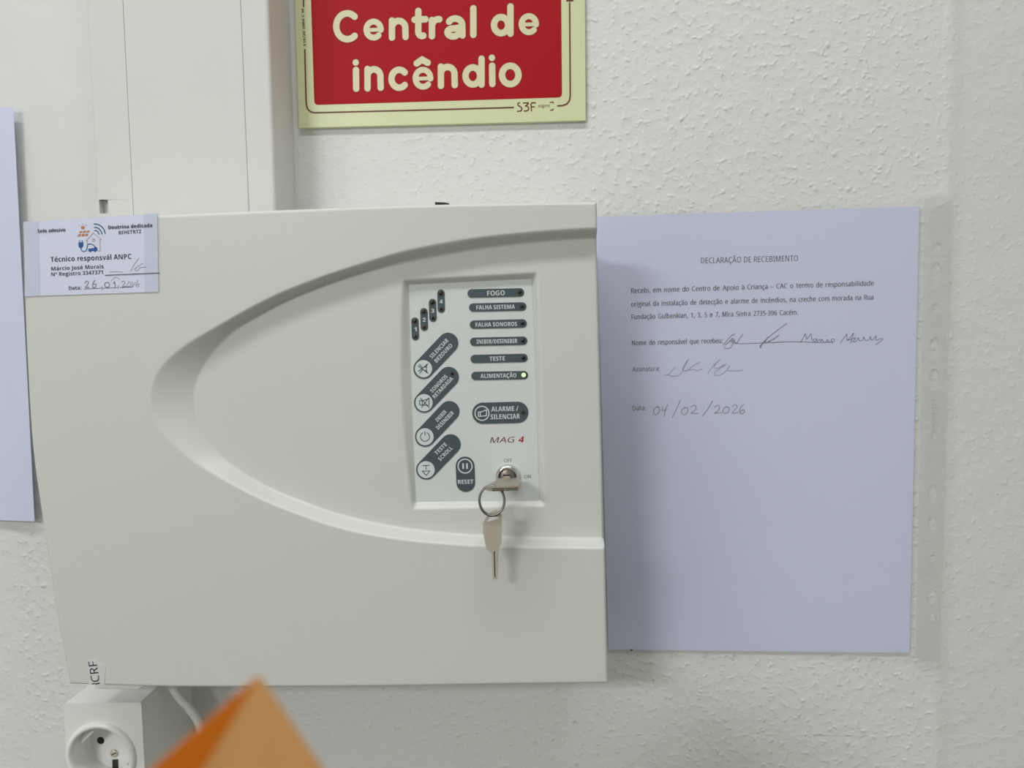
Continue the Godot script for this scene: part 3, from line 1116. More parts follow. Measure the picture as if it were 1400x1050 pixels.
func sign_board() -> void:
	var t := thing("fire_sign", "red and cream sign reading Central de incêndio above the alarm panel", "sign", Vector3(-0.064, 1.6375, 0.0))
	var st := mesh_tool()
	var bl: Vector2 = Vector2(-0.15782, 1.63689)
	var br: Vector2 = Vector2(0.03093, 1.63652)
	var up := Vector2(0.0005, 0.148)
	slab(st, [bl, br, br + up, bl + up], 0.0004, 0.003, 0.0003, true)
	part("board", done(st), "sign_cream", t)
	st = mesh_tool()
	var red := [Vector2(-0.14684, 1.65147), Vector2(0.01558, 1.65171)]
	slab(st, rounded([red[0], red[1], red[1] + Vector2(0.0004, 0.120), red[0] + Vector2(0.0002, 0.120)], 0.0028), 0.0028, 0.0031)
	part("red_field", done(st), "sign_red", t)
	var words := [
		[1.00, Vector2(-0.11832, 1.70676), Vector2(-0.11921, 1.70758), Vector2(-0.12020, 1.70822), Vector2(-0.12127, 1.70868), Vector2(-0.12240, 1.70895), Vector2(-0.12355, 1.70901), Vector2(-0.12469, 1.70887), Vector2(-0.12581, 1.70852), Vector2(-0.12686, 1.70798), Vector2(-0.12782, 1.70726), Vector2(-0.12867, 1.70638), Vector2(-0.12939, 1.70536), Vector2(-0.12995, 1.70423), Vector2(-0.13036, 1.70301), Vector2(-0.13058, 1.70173), Vector2(-0.13062, 1.70044), Vector2(-0.13048, 1.69915), Vector2(-0.13016, 1.69791), Vector2(-0.12967, 1.69674), Vector2(-0.12902, 1.69567), Vector2(-0.12823, 1.69473), Vector2(-0.12731, 1.69395), Vector2(-0.12630, 1.69334), Vector2(-0.12521, 1.69292), Vector2(-0.12407, 1.69271), Vector2(-0.12292, 1.69269), Vector2(-0.12177, 1.69289), Vector2(-0.12067, 1.69328), Vector2(-0.11964, 1.69386), Vector2(-0.11870, 1.69463)],
		[0.58, Vector2(-0.11063, 1.69807), Vector2(-0.10185, 1.69808)],
		[0.90, Vector2(-0.10139, 1.69789), Vector2(-0.10140, 1.69869), Vector2(-0.10153, 1.69947), Vector2(-0.10177, 1.70022), Vector2(-0.10212, 1.70092), Vector2(-0.10257, 1.70156), Vector2(-0.10311, 1.70211), Vector2(-0.10373, 1.70257), Vector2(-0.10440, 1.70291), Vector2(-0.10512, 1.70315), Vector2(-0.10587, 1.70326), Vector2(-0.10662, 1.70324), Vector2(-0.10736, 1.70310), Vector2(-0.10807, 1.70284), Vector2(-0.10873, 1.70247), Vector2(-0.10933, 1.70199), Vector2(-0.10985, 1.70142), Vector2(-0.11028, 1.70076), Vector2(-0.11061, 1.70005), Vector2(-0.11083, 1.69929), Vector2(-0.11093, 1.69850), Vector2(-0.11091, 1.69771), Vector2(-0.11078, 1.69692), Vector2(-0.11053, 1.69617), Vector2(-0.11017, 1.69547), Vector2(-0.10971, 1.69484), Vector2(-0.10917, 1.69430), Vector2(-0.10855, 1.69385), Vector2(-0.10787, 1.69350), Vector2(-0.10715, 1.69328), Vector2(-0.10640, 1.69318), Vector2(-0.10565, 1.69320), Vector2(-0.10491, 1.69335), Vector2(-0.10420, 1.69362), Vector2(-0.10354, 1.69400), Vector2(-0.10295, 1.69449)],
		[1.00, Vector2(-0.09400, 1.70347), Vector2(-0.09430, 1.69279)],
		[1.00, Vector2(-0.09413, 1.69873), Vector2(-0.09404, 1.69965), Vector2(-0.09385, 1.70032), Vector2(-0.09356, 1.70095), Vector2(-0.09317, 1.70152), Vector2(-0.09270, 1.70203), Vector2(-0.09216, 1.70246), Vector2(-0.09156, 1.70279), Vector2(-0.09091, 1.70303), Vector2(-0.09024, 1.70316), Vector2(-0.08955, 1.70318), Vector2(-0.08887, 1.70309), Vector2(-0.08821, 1.70289), Vector2(-0.08759, 1.70259), Vector2(-0.08702, 1.70220), Vector2(-0.08652, 1.70172), Vector2(-0.08609, 1.70117), Vector2(-0.08576, 1.70056), Vector2(-0.08553, 1.69990), Vector2(-0.08540, 1.69922), Vector2(-0.08537, 1.69296)],
		[1.00, Vector2(-0.07666, 1.70897), Vector2(-0.07698, 1.69670), Vector2(-0.07699, 1.69596), Vector2(-0.07697, 1.69553), Vector2(-0.07689, 1.69511), Vector2(-0.07675, 1.69472), Vector2(-0.07655, 1.69435), Vector2(-0.07630, 1.69402), Vector2(-0.07600, 1.69374), Vector2(-0.07567, 1.69351), Vector2(-0.07531, 1.69335), Vector2(-0.07493, 1.69325), Vector2(-0.07454, 1.69321), Vector2(-0.07415, 1.69325), Vector2(-0.07376, 1.69335)],
		[1.00, Vector2(-0.07925, 1.70358), Vector2(-0.07220, 1.70365)],
		[1.00, Vector2(-0.06793, 1.70292), Vector2(-0.06817, 1.69286)],
		[1.00, Vector2(-0.06801, 1.69967), Vector2(-0.06770, 1.70044), Vector2(-0.06747, 1.70107), Vector2(-0.06713, 1.70166), Vector2(-0.06671, 1.70217), Vector2(-0.06621, 1.70261), Vector2(-0.06565, 1.70296), Vector2(-0.06504, 1.70321), Vector2(-0.06440, 1.70335), Vector2(-0.06375, 1.70338), Vector2(-0.06310, 1.70329)],
		[1.00, Vector2(-0.05679, 1.70160), Vector2(-0.05637, 1.70211), Vector2(-0.05586, 1.70255), Vector2(-0.05528, 1.70291), Vector2(-0.05463, 1.70319), Vector2(-0.05394, 1.70337), Vector2(-0.05323, 1.70346), Vector2(-0.05251, 1.70345), Vector2(-0.05179, 1.70334), Vector2(-0.05110, 1.70313), Vector2(-0.05046, 1.70283), Vector2(-0.04988, 1.70245), Vector2(-0.04937, 1.70200), Vector2(-0.04895, 1.70148), Vector2(-0.04862, 1.70091), Vector2(-0.04840, 1.70030), Vector2(-0.04830, 1.69968), Vector2(-0.04828, 1.69268)],
		[1.00, Vector2(-0.04847, 1.69786), Vector2(-0.05322, 1.69727), Vector2(-0.05555, 1.69720), Vector2(-0.05608, 1.69705), Vector2(-0.05657, 1.69684), Vector2(-0.05700, 1.69659), Vector2(-0.05736, 1.69629), Vector2(-0.05765, 1.69595), Vector2(-0.05786, 1.69559), Vector2(-0.05798, 1.69520), Vector2(-0.05801, 1.69481), Vector2(-0.05795, 1.69441), Vector2(-0.05780, 1.69402), Vector2(-0.05757, 1.69365), Vector2(-0.05725, 1.69332), Vector2(-0.05686, 1.69301), Vector2(-0.05641, 1.69276), Vector2(-0.05591, 1.69255), Vector2(-0.05536, 1.69240), Vector2(-0.05480, 1.69230), Vector2(-0.05422, 1.69228), Vector2(-0.05364, 1.69231), Vector2(-0.05309, 1.69240), Vector2(-0.05256, 1.69256), Vector2(-0.04854, 1.69490)],
		[1.00, Vector2(-0.04091, 1.70942), Vector2(-0.04125, 1.69290)],
		[1.00, Vector2(-0.01860, 1.69823), Vector2(-0.01865, 1.69902), Vector2(-0.01880, 1.69978), Vector2(-0.01906, 1.70052), Vector2(-0.01942, 1.70120), Vector2(-0.01988, 1.70181), Vector2(-0.02041, 1.70234), Vector2(-0.02101, 1.70277), Vector2(-0.02167, 1.70309), Vector2(-0.02236, 1.70330), Vector2(-0.02307, 1.70338), Vector2(-0.02379, 1.70335), Vector2(-0.02449, 1.70318), Vector2(-0.02515, 1.70291), Vector2(-0.02577, 1.70252), Vector2(-0.02632, 1.70202), Vector2(-0.02680, 1.70144), Vector2(-0.02718, 1.70078), Vector2(-0.02747, 1.70006), Vector2(-0.02765, 1.69931), Vector2(-0.02772, 1.69852), Vector2(-0.02768, 1.69774), Vector2(-0.02753, 1.69697), Vector2(-0.02727, 1.69623), Vector2(-0.02691, 1.69555), Vector2(-0.02645, 1.69493), Vector2(-0.02592, 1.69441), Vector2(-0.02531, 1.69397), Vector2(-0.02466, 1.69365), Vector2(-0.02396, 1.69345), Vector2(-0.02325, 1.69336), Vector2(-0.02254, 1.69340), Vector2(-0.02184, 1.69356), Vector2(-0.02117, 1.69384), Vector2(-0.02055, 1.69423), Vector2(-0.02000, 1.69473), Vector2(-0.01953, 1.69531), Vector2(-0.01914, 1.69597), Vector2(-0.01885, 1.69669), Vector2(-0.01867, 1.69745), Vector2(-0.01860, 1.69823)],
		[1.00, Vector2(-0.01689, 1.70980), Vector2(-0.01718, 1.69287)],
		[0.58, Vector2(-0.00964, 1.69824), Vector2(-0.00100, 1.69825)],
		[0.90, Vector2(-0.00055, 1.69806), Vector2(-0.00057, 1.69885), Vector2(-0.00071, 1.69963), Vector2(-0.00096, 1.70037), Vector2(-0.00131, 1.70107), Vector2(-0.00176, 1.70170), Vector2(-0.00230, 1.70225), Vector2(-0.00291, 1.70270), Vector2(-0.00358, 1.70304), Vector2(-0.00429, 1.70327), Vector2(-0.00503, 1.70338), Vector2(-0.00576, 1.70337), Vector2(-0.00649, 1.70323), Vector2(-0.00719, 1.70297), Vector2(-0.00783, 1.70260), Vector2(-0.00842, 1.70213), Vector2(-0.00892, 1.70156), Vector2(-0.00933, 1.70091), Vector2(-0.00965, 1.70020), Vector2(-0.00985, 1.69945), Vector2(-0.00994, 1.69867), Vector2(-0.00991, 1.69788), Vector2(-0.00977, 1.69710), Vector2(-0.00951, 1.69636), Vector2(-0.00915, 1.69566), Vector2(-0.00869, 1.69504), Vector2(-0.00815, 1.69450), Vector2(-0.00753, 1.69405), Vector2(-0.00686, 1.69371), Vector2(-0.00615, 1.69349), Vector2(-0.00541, 1.69339), Vector2(-0.00467, 1.69341), Vector2(-0.00395, 1.69356), Vector2(-0.00325, 1.69382), Vector2(-0.00261, 1.69420), Vector2(-0.00203, 1.69468)],
		[1.00, Vector2(-0.11852, 1.67295), Vector2(-0.11873, 1.66111)],
		[1.00, Vector2(-0.11852, 1.67774), Vector2(-0.11853, 1.67759)],
		[1.00, Vector2(-0.11092, 1.67333), Vector2(-0.11128, 1.66105)],
		[1.00, Vector2(-0.11106, 1.66854), Vector2(-0.11097, 1.66947), Vector2(-0.11078, 1.67014), Vector2(-0.11049, 1.67078), Vector2(-0.11012, 1.67136), Vector2(-0.10966, 1.67188), Vector2(-0.10913, 1.67231), Vector2(-0.10854, 1.67265), Vector2(-0.10792, 1.67289), Vector2(-0.10726, 1.67302), Vector2(-0.10659, 1.67305), Vector2(-0.10593, 1.67296), Vector2(-0.10529, 1.67276), Vector2(-0.10469, 1.67246), Vector2(-0.10414, 1.67207), Vector2(-0.10365, 1.67159), Vector2(-0.10324, 1.67103), Vector2(-0.10292, 1.67042), Vector2(-0.10270, 1.66975), Vector2(-0.10257, 1.66906), Vector2(-0.10260, 1.66125)],
		[1.00, Vector2(-0.08653, 1.67048), Vector2(-0.08712, 1.67108), Vector2(-0.08779, 1.67157), Vector2(-0.08852, 1.67193), Vector2(-0.08929, 1.67216), Vector2(-0.09008, 1.67225), Vector2(-0.09088, 1.67221), Vector2(-0.09166, 1.67202), Vector2(-0.09241, 1.67170), Vector2(-0.09310, 1.67126), Vector2(-0.09373, 1.67070), Vector2(-0.09426, 1.67004), Vector2(-0.09470, 1.66929), Vector2(-0.09503, 1.66847), Vector2(-0.09524, 1.66761), Vector2(-0.09533, 1.66673), Vector2(-0.09529, 1.66584), Vector2(-0.09513, 1.66496), Vector2(-0.09485, 1.66413), Vector2(-0.09445, 1.66336), Vector2(-0.09395, 1.66266), Vector2(-0.09336, 1.66206), Vector2(-0.09269, 1.66158), Vector2(-0.09196, 1.66121), Vector2(-0.09118, 1.66098), Vector2(-0.09039, 1.66089), Vector2(-0.08959, 1.66094), Vector2(-0.08881, 1.66112), Vector2(-0.08806, 1.66144), Vector2(-0.08737, 1.66189), Vector2(-0.08674, 1.66245)],
		[0.58, Vector2(-0.07929, 1.66625), Vector2(-0.07020, 1.66628)],
		[0.90, Vector2(-0.06975, 1.66608), Vector2(-0.06976, 1.66693), Vector2(-0.06989, 1.66776), Vector2(-0.07015, 1.66856), Vector2(-0.07051, 1.66931), Vector2(-0.07098, 1.66998), Vector2(-0.07154, 1.67057), Vector2(-0.07217, 1.67105), Vector2(-0.07287, 1.67142), Vector2(-0.07361, 1.67167), Vector2(-0.07438, 1.67178), Vector2(-0.07516, 1.67176), Vector2(-0.07592, 1.67161), Vector2(-0.07665, 1.67133), Vector2(-0.07733, 1.67093), Vector2(-0.07795, 1.67042), Vector2(-0.07849, 1.66981), Vector2(-0.07893, 1.66911), Vector2(-0.07926, 1.66835), Vector2(-0.07948, 1.66753), Vector2(-0.07958, 1.66669), Vector2(-0.07956, 1.66585), Vector2(-0.07942, 1.66502), Vector2(-0.07916, 1.66422), Vector2(-0.07879, 1.66347), Vector2(-0.07832, 1.66280), Vector2(-0.07775, 1.66222), Vector2(-0.07711, 1.66174), Vector2(-0.07641, 1.66138), Vector2(-0.07566, 1.66115), Vector2(-0.07489, 1.66104), Vector2(-0.07412, 1.66107), Vector2(-0.07336, 1.66123), Vector2(-0.07263, 1.66151), Vector2(-0.07195, 1.66192), Vector2(-0.07134, 1.66245)],
		[1.00, Vector2(-0.07858, 1.67594), Vector2(-0.07498, 1.67821), Vector2(-0.07134, 1.67616)],
		[1.00, Vector2(-0.06280, 1.67337), Vector2(-0.06309, 1.66129)],
		[1.00, Vector2(-0.06292, 1.66861), Vector2(-0.06283, 1.66953), Vector2(-0.06264, 1.67020), Vector2(-0.06234, 1.67084), Vector2(-0.06195, 1.67142), Vector2(-0.06148, 1.67193), Vector2(-0.06093, 1.67236), Vector2(-0.06032, 1.67270), Vector2(-0.05966, 1.67293), Vector2(-0.05898, 1.67307), Vector2(-0.05828, 1.67309), Vector2(-0.05759, 1.67300), Vector2(-0.05692, 1.67280), Vector2(-0.05628, 1.67250), Vector2(-0.05570, 1.67211), Vector2(-0.05519, 1.67163), Vector2(-0.05476, 1.67108), Vector2(-0.05442, 1.67046), Vector2(-0.05417, 1.66980), Vector2(-0.05404, 1.66911), Vector2(-0.05401, 1.66148)],
		[1.00, Vector2(-0.03734, 1.66680), Vector2(-0.03738, 1.66764), Vector2(-0.03754, 1.66846), Vector2(-0.03780, 1.66925), Vector2(-0.03818, 1.66998), Vector2(-0.03865, 1.67063), Vector2(-0.03920, 1.67119), Vector2(-0.03983, 1.67165), Vector2(-0.04051, 1.67199), Vector2(-0.04123, 1.67221), Vector2(-0.04197, 1.67230), Vector2(-0.04272, 1.67226), Vector2(-0.04344, 1.67208), Vector2(-0.04414, 1.67178), Vector2(-0.04478, 1.67136), Vector2(-0.04536, 1.67083), Vector2(-0.04586, 1.67021), Vector2(-0.04626, 1.66950), Vector2(-0.04656, 1.66873), Vector2(-0.04675, 1.66792), Vector2(-0.04683, 1.66708), Vector2(-0.04679, 1.66624), Vector2(-0.04663, 1.66542), Vector2(-0.04636, 1.66463), Vector2(-0.04599, 1.66390), Vector2(-0.04552, 1.66325), Vector2(-0.04496, 1.66269), Vector2(-0.04434, 1.66223), Vector2(-0.04365, 1.66188), Vector2(-0.04293, 1.66167), Vector2(-0.04219, 1.66158), Vector2(-0.04145, 1.66162), Vector2(-0.04072, 1.66180), Vector2(-0.04002, 1.66210), Vector2(-0.03938, 1.66252), Vector2(-0.03880, 1.66305), Vector2(-0.03830, 1.66368), Vector2(-0.03790, 1.66438), Vector2(-0.03760, 1.66515), Vector2(-0.03741, 1.66597), Vector2(-0.03734, 1.66680)],
		[1.00, Vector2(-0.03621, 1.67762), Vector2(-0.03653, 1.66126)],
		[1.00, Vector2(-0.02942, 1.67296), Vector2(-0.02948, 1.66150)],
		[1.00, Vector2(-0.02948, 1.67801), Vector2(-0.02948, 1.67786)],
		[1.00, Vector2(-0.01243, 1.66666), Vector2(-0.01248, 1.66757), Vector2(-0.01267, 1.66846), Vector2(-0.01297, 1.66930), Vector2(-0.01340, 1.67009), Vector2(-0.01393, 1.67080), Vector2(-0.01456, 1.67141), Vector2(-0.01526, 1.67190), Vector2(-0.01603, 1.67228), Vector2(-0.01684, 1.67251), Vector2(-0.01767, 1.67261), Vector2(-0.01851, 1.67256), Vector2(-0.01933, 1.67237), Vector2(-0.02010, 1.67205), Vector2(-0.02083, 1.67160), Vector2(-0.02147, 1.67103), Vector2(-0.02203, 1.67035), Vector2(-0.02248, 1.66959), Vector2(-0.02282, 1.66876), Vector2(-0.02303, 1.66788), Vector2(-0.02311, 1.66698), Vector2(-0.02306, 1.66607), Vector2(-0.02288, 1.66518), Vector2(-0.02258, 1.66432), Vector2(-0.02215, 1.66354), Vector2(-0.02162, 1.66283), Vector2(-0.02099, 1.66222), Vector2(-0.02028, 1.66172), Vector2(-0.01952, 1.66135), Vector2(-0.01870, 1.66111), Vector2(-0.01787, 1.66102), Vector2(-0.01703, 1.66106), Vector2(-0.01621, 1.66125), Vector2(-0.01543, 1.66158), Vector2(-0.01471, 1.66203), Vector2(-0.01406, 1.66260), Vector2(-0.01351, 1.66328), Vector2(-0.01306, 1.66404), Vector2(-0.01272, 1.66487), Vector2(-0.01251, 1.66575), Vector2(-0.01243, 1.66666)]]
	st = mesh_tool()
	for l in words:
		round_line(st, l.slice(1), 0.00415 * l[0] + 0.0005, 0.00316)
	part("lettering_outline", done(st), "sign_dark_red", t)
	st = mesh_tool()
	for l in words:
		round_line(st, l.slice(1), 0.00415 * l[0], 0.00323)
	part("lettering", done(st), "sign_letter", t)
	st = mesh_tool()
	for l in [[Vector2(-0.01602, 1.64620), Vector2(-0.08401, 1.64624), Vector2(-0.14691, 1.64649), Vector2(-0.14932, 1.64712), Vector2(-0.15121, 1.64882), Vector2(-0.15209, 1.65143), Vector2(-0.15223, 1.65567), Vector2(-0.15188, 1.68698)], [Vector2(0.01272, 1.64641), Vector2(0.01580, 1.64651), Vector2(0.01865, 1.64745), Vector2(0.02038, 1.64958), Vector2(0.02089, 1.65258), Vector2(0.02119, 1.71091)], [Vector2(-0.15168, 1.71434), Vector2(-0.15160, 1.72034)]]:
		st = mesh_tool()
		stroke(st, l, 0.00095, 0.0031)
		part("border_line", done(st), "sign_brown", t)
	st = mesh_tool()
	face(st, [Vector2(0.01896, 1.71326), Vector2(0.02365, 1.71319), Vector2(0.02364, 1.71173), Vector2(0.01904, 1.71180)], 0.0031)
	part("border_mark", done(st), "sign_brown", t)
	st = mesh_tool()
	for l in [[Vector2(-0.01190, 1.64902), Vector2(-0.01292, 1.64889), Vector2(-0.01330, 1.64827), Vector2(-0.01299, 1.64746), Vector2(-0.01121, 1.64645), Vector2(-0.01057, 1.64552), Vector2(-0.01084, 1.64429), Vector2(-0.01158, 1.64383), Vector2(-0.01342, 1.64372)], [Vector2(-0.00946, 1.64888), Vector2(-0.00652, 1.64895), Vector2(-0.00621, 1.64846), Vector2(-0.00819, 1.64693), Vector2(-0.00673, 1.64649), Vector2(-0.00609, 1.64559), Vector2(-0.00643, 1.64433), Vector2(-0.00750, 1.64380), Vector2(-0.00905, 1.64376)], [Vector2(-0.00441, 1.64371), Vector2(-0.00459, 1.64794), Vector2(-0.00400, 1.64888), Vector2(-0.00172, 1.64882)], [Vector2(-0.00445, 1.64618), Vector2(-0.00241, 1.64629)]]:
		stroke(st, l, 0.00075, 0.0031)
	for l in [[Vector2(0.00787, 1.64878), Vector2(0.00974, 1.64889), Vector2(0.00990, 1.64825)], [Vector2(0.00789, 1.64377), Vector2(0.00960, 1.64388), Vector2(0.00977, 1.64455)]]:
		stroke(st, l, 0.0006, 0.0031)
	text(st, "signs", Vector2(0.00005, 1.64593), Vector2(0.00754, 1.64591), 0.0018, 0.0031)
	text(st, "S19/20 S084 C M", Vector2(-0.15103, 1.68928), Vector2(-0.15163, 1.71295), 0.0016, 0.0031, "bold")
	part("maker_mark", done(st), "sign_brown", t)


# ---------- papers ----------

func papers() -> void:
	# the blank sheet at the left edge
	var t := thing("paper_sheet", "blank white sheet on the wall left of the alarm panel", "paper", Vector3(-0.40, 1.38, 0.0))
	var st := mesh_tool(true)
	var tr: Vector2 = Vector2(-0.34786, 1.65513)
	var br: Vector2 = Vector2(-0.35054, 1.37595)
	var tl := tr + Vector2(-0.105, 0.002)
	var bl := br + Vector2(-0.105, 0.002)
	for j in 12:
		for i in 8:
			var p := []
			for s in [[i, j], [i + 1, j], [i + 1, j + 1], [i, j + 1]]:
				var q := bl.lerp(br, s[0] / 8.0).lerp(tl.lerp(tr, s[0] / 8.0), s[1] / 12.0)
				p.append(v3(q, 0.0012 + 0.0046 * pow(s[0] / 8.0, 2.0)))
			quad(st, p[0], p[1], p[2], p[3])
	part("sheet", done(st), "paper_white", t)
	st = mesh_tool()
	var pin := tl + Vector2(0.01, -0.01)
	slab(st, [pin + Vector2(-0.02, -0.012), pin + Vector2(0.015, -0.012), pin + Vector2(0.015, 0.02), pin + Vector2(-0.02, 0.02)], 0.0, 0.0016)
	part("tape_strip", done(st), "clear_tape", t)

	# the printed declaration
	var z := 0.0016
	var d := thing("document", "printed signed declaration page in a clear sleeve right of the alarm panel", "document", Vector3(0.14, 1.28, 0.0))
	st = mesh_tool()
	slab(st, [Vector2(0.03699, 1.57496), Vector2(0.24473, 1.57700), Vector2(0.24397, 1.28122), Vector2(0.12565, 1.28248), Vector2(0.04275, 1.28351)], 0.0012, z, 0.0, true)
	part("page", done(st), "paper_white", d)
	var zt := z + 0.00006
	var px := 0.000487
	st = mesh_tool()
	text(st, "DECLARAÇÃO DE RECEBIMENTO", Vector2(0.10513, 1.54327), Vector2(0.16783, 1.54351), 7.6 * px, zt)
	spread(st, "Recebi, em nome do Centro de Apoio à Criança – CAC o termo de responsabilidade", Vector2(0.05960, 1.52478), Vector2(0.21656, 1.52675), 6.6 * px, zt)
	spread(st, "original da instalação de detecção e alarme de incêndios, na creche com morada na Rua", Vector2(0.05954, 1.51595), Vector2(0.21646, 1.51766), 6.6 * px, zt)
	spread(st, "Fundação Gulbenkian, 1, 3, 5 e 7, Mira Sintra 2735-396 Cacém.", Vector2(0.05973, 1.50757), Vector2(0.16814, 1.50873), 6.6 * px, zt)
	spread(st, "Nome do responsável que recebeu:", Vector2(0.05987, 1.49038), Vector2(0.11933, 1.49106), 6.6 * px, zt)
	text(st, "Assinatura:", Vector2(0.06005, 1.47301), Vector2(0.07809, 1.47323), 6.4 * px, zt)
	text(st, "Data:", Vector2(0.06009, 1.44705), Vector2(0.06881, 1.44714), 6.4 * px, zt)
	part("printed_text", done(st), "toner", d)
	st = mesh_tool()
	for l in [[Vector2(0.11966, 1.48951), Vector2(0.12423, 1.49494), Vector2(0.12727, 1.49686)], [Vector2(0.12119, 1.48949), Vector2(0.12586, 1.49403), Vector2(0.12533, 1.49162), Vector2(0.12838, 1.49047), Vector2(0.12968, 1.49265), Vector2(0.13239, 1.49645)], [Vector2(0.12424, 1.49164), Vector2(0.12641, 1.49248), Vector2(0.12914, 1.49046), Vector2(0.13948, 1.49051)], [Vector2(0.12010, 1.48840), Vector2(0.12152, 1.48728), Vector2(0.12425, 1.48768), Vector2(0.12598, 1.49051), Vector2(0.12695, 1.49324)], [Vector2(0.14439, 1.48724), Vector2(0.14362, 1.48857), Vector2(0.14708, 1.49236), Vector2(0.15355, 1.49774), Vector2(0.16088, 1.50308)], [Vector2(0.14406, 1.48802), Vector2(0.14816, 1.49344), Vector2(0.14869, 1.49431), Vector2(0.14709, 1.49039), Vector2(0.15250, 1.49315), Vector2(0.15595, 1.49573), Vector2(0.15250, 1.49293), Vector2(0.14871, 1.49124), Vector2(0.15143, 1.49075), Vector2(0.16010, 1.49105)], [Vector2(0.13839, 1.49042), Vector2(0.14926, 1.49079), Vector2(0.16335, 1.49111), Vector2(0.17526, 1.49070)]]:
		stroke(st, smooth(l, 4), 0.00042, zt)
	part("signature", done(st), "pen_grey", d)
	st = mesh_tool()
	for l in [[Vector2(0.17007, 1.49067), Vector2(0.17219, 1.49469), Vector2(0.17305, 1.49610), Vector2(0.17394, 1.49258), Vector2(0.17672, 1.49604), Vector2(0.17719, 1.49209)], [Vector2(0.17956, 1.49292), Vector2(0.17784, 1.49164), Vector2(0.17936, 1.49096), Vector2(0.18021, 1.49269), Vector2(0.18066, 1.49094), Vector2(0.18216, 1.49244), Vector2(0.18304, 1.49090), Vector2(0.18388, 1.49242), Vector2(0.18455, 1.49065), Vector2(0.18606, 1.49041), Vector2(0.18734, 1.49214), Vector2(0.18800, 1.49060), Vector2(0.19016, 1.49056), Vector2(0.19167, 1.49097), Vector2(0.19143, 1.49251), Vector2(0.18971, 1.49188), Vector2(0.19060, 1.48968)], [Vector2(0.18623, 1.49456), Vector2(0.18645, 1.49478)], [Vector2(0.17418, 1.49071), Vector2(0.18175, 1.49026), Vector2(0.18930, 1.49036)], [Vector2(0.19556, 1.48960), Vector2(0.19895, 1.49457), Vector2(0.19980, 1.49521), Vector2(0.20007, 1.49127), Vector2(0.20367, 1.49580), Vector2(0.20389, 1.49514), Vector2(0.20224, 1.48949)], [Vector2(0.20007, 1.49127), Vector2(0.20543, 1.49293), Vector2(0.20352, 1.49056), Vector2(0.20589, 1.49074), Vector2(0.20715, 1.49291), Vector2(0.20803, 1.49092), Vector2(0.20996, 1.49155), Vector2(0.21058, 1.49329), Vector2(0.21190, 1.49108), Vector2(0.21425, 1.49191), Vector2(0.21487, 1.49365), Vector2(0.21577, 1.49102), Vector2(0.21789, 1.49316), Vector2(0.21852, 1.49359), Vector2(0.21877, 1.49119), Vector2(0.22219, 1.49244), Vector2(0.22242, 1.49113), Vector2(0.21839, 1.48813)]]:
		stroke(st, smooth(l, 4), 0.00038, zt)
	part("handwritten_name", done(st), "pen_blue", d)
	st = mesh_tool()
	for l in [[Vector2(0.08108, 1.47043), Vector2(0.08372, 1.47083), Vector2(0.08637, 1.47345), Vector2(0.08813, 1.47564)], [Vector2(0.08372, 1.47016), Vector2(0.08867, 1.46943), Vector2(0.09252, 1.47181), Vector2(0.09472, 1.47643), Vector2(0.09714, 1.48082), Vector2(0.09362, 1.47578), Vector2(0.09362, 1.47290), Vector2(0.09603, 1.47331), Vector2(0.10064, 1.47656), Vector2(0.10459, 1.47872)], [Vector2(0.09472, 1.47311), Vector2(0.10064, 1.47391), Vector2(0.10218, 1.47300), Vector2(0.10590, 1.47405)], [Vector2(0.10985, 1.47133), Vector2(0.11335, 1.47615), Vector2(0.11597, 1.47854), Vector2(0.11793, 1.48050)], [Vector2(0.11575, 1.47877), Vector2(0.11379, 1.47504), Vector2(0.11554, 1.47435), Vector2(0.12187, 1.47713), Vector2(0.11576, 1.47302), Vector2(0.11401, 1.47127), Vector2(0.11533, 1.46948), Vector2(0.12014, 1.47118), Vector2(0.12406, 1.47577), Vector2(0.12232, 1.47358), Vector2(0.12429, 1.47245), Vector2(0.13280, 1.47276)]]:
		stroke(st, smooth(l, 4), 0.00036, zt)
	part("signature", done(st), "pen_faint", d)
	st = mesh_tool()
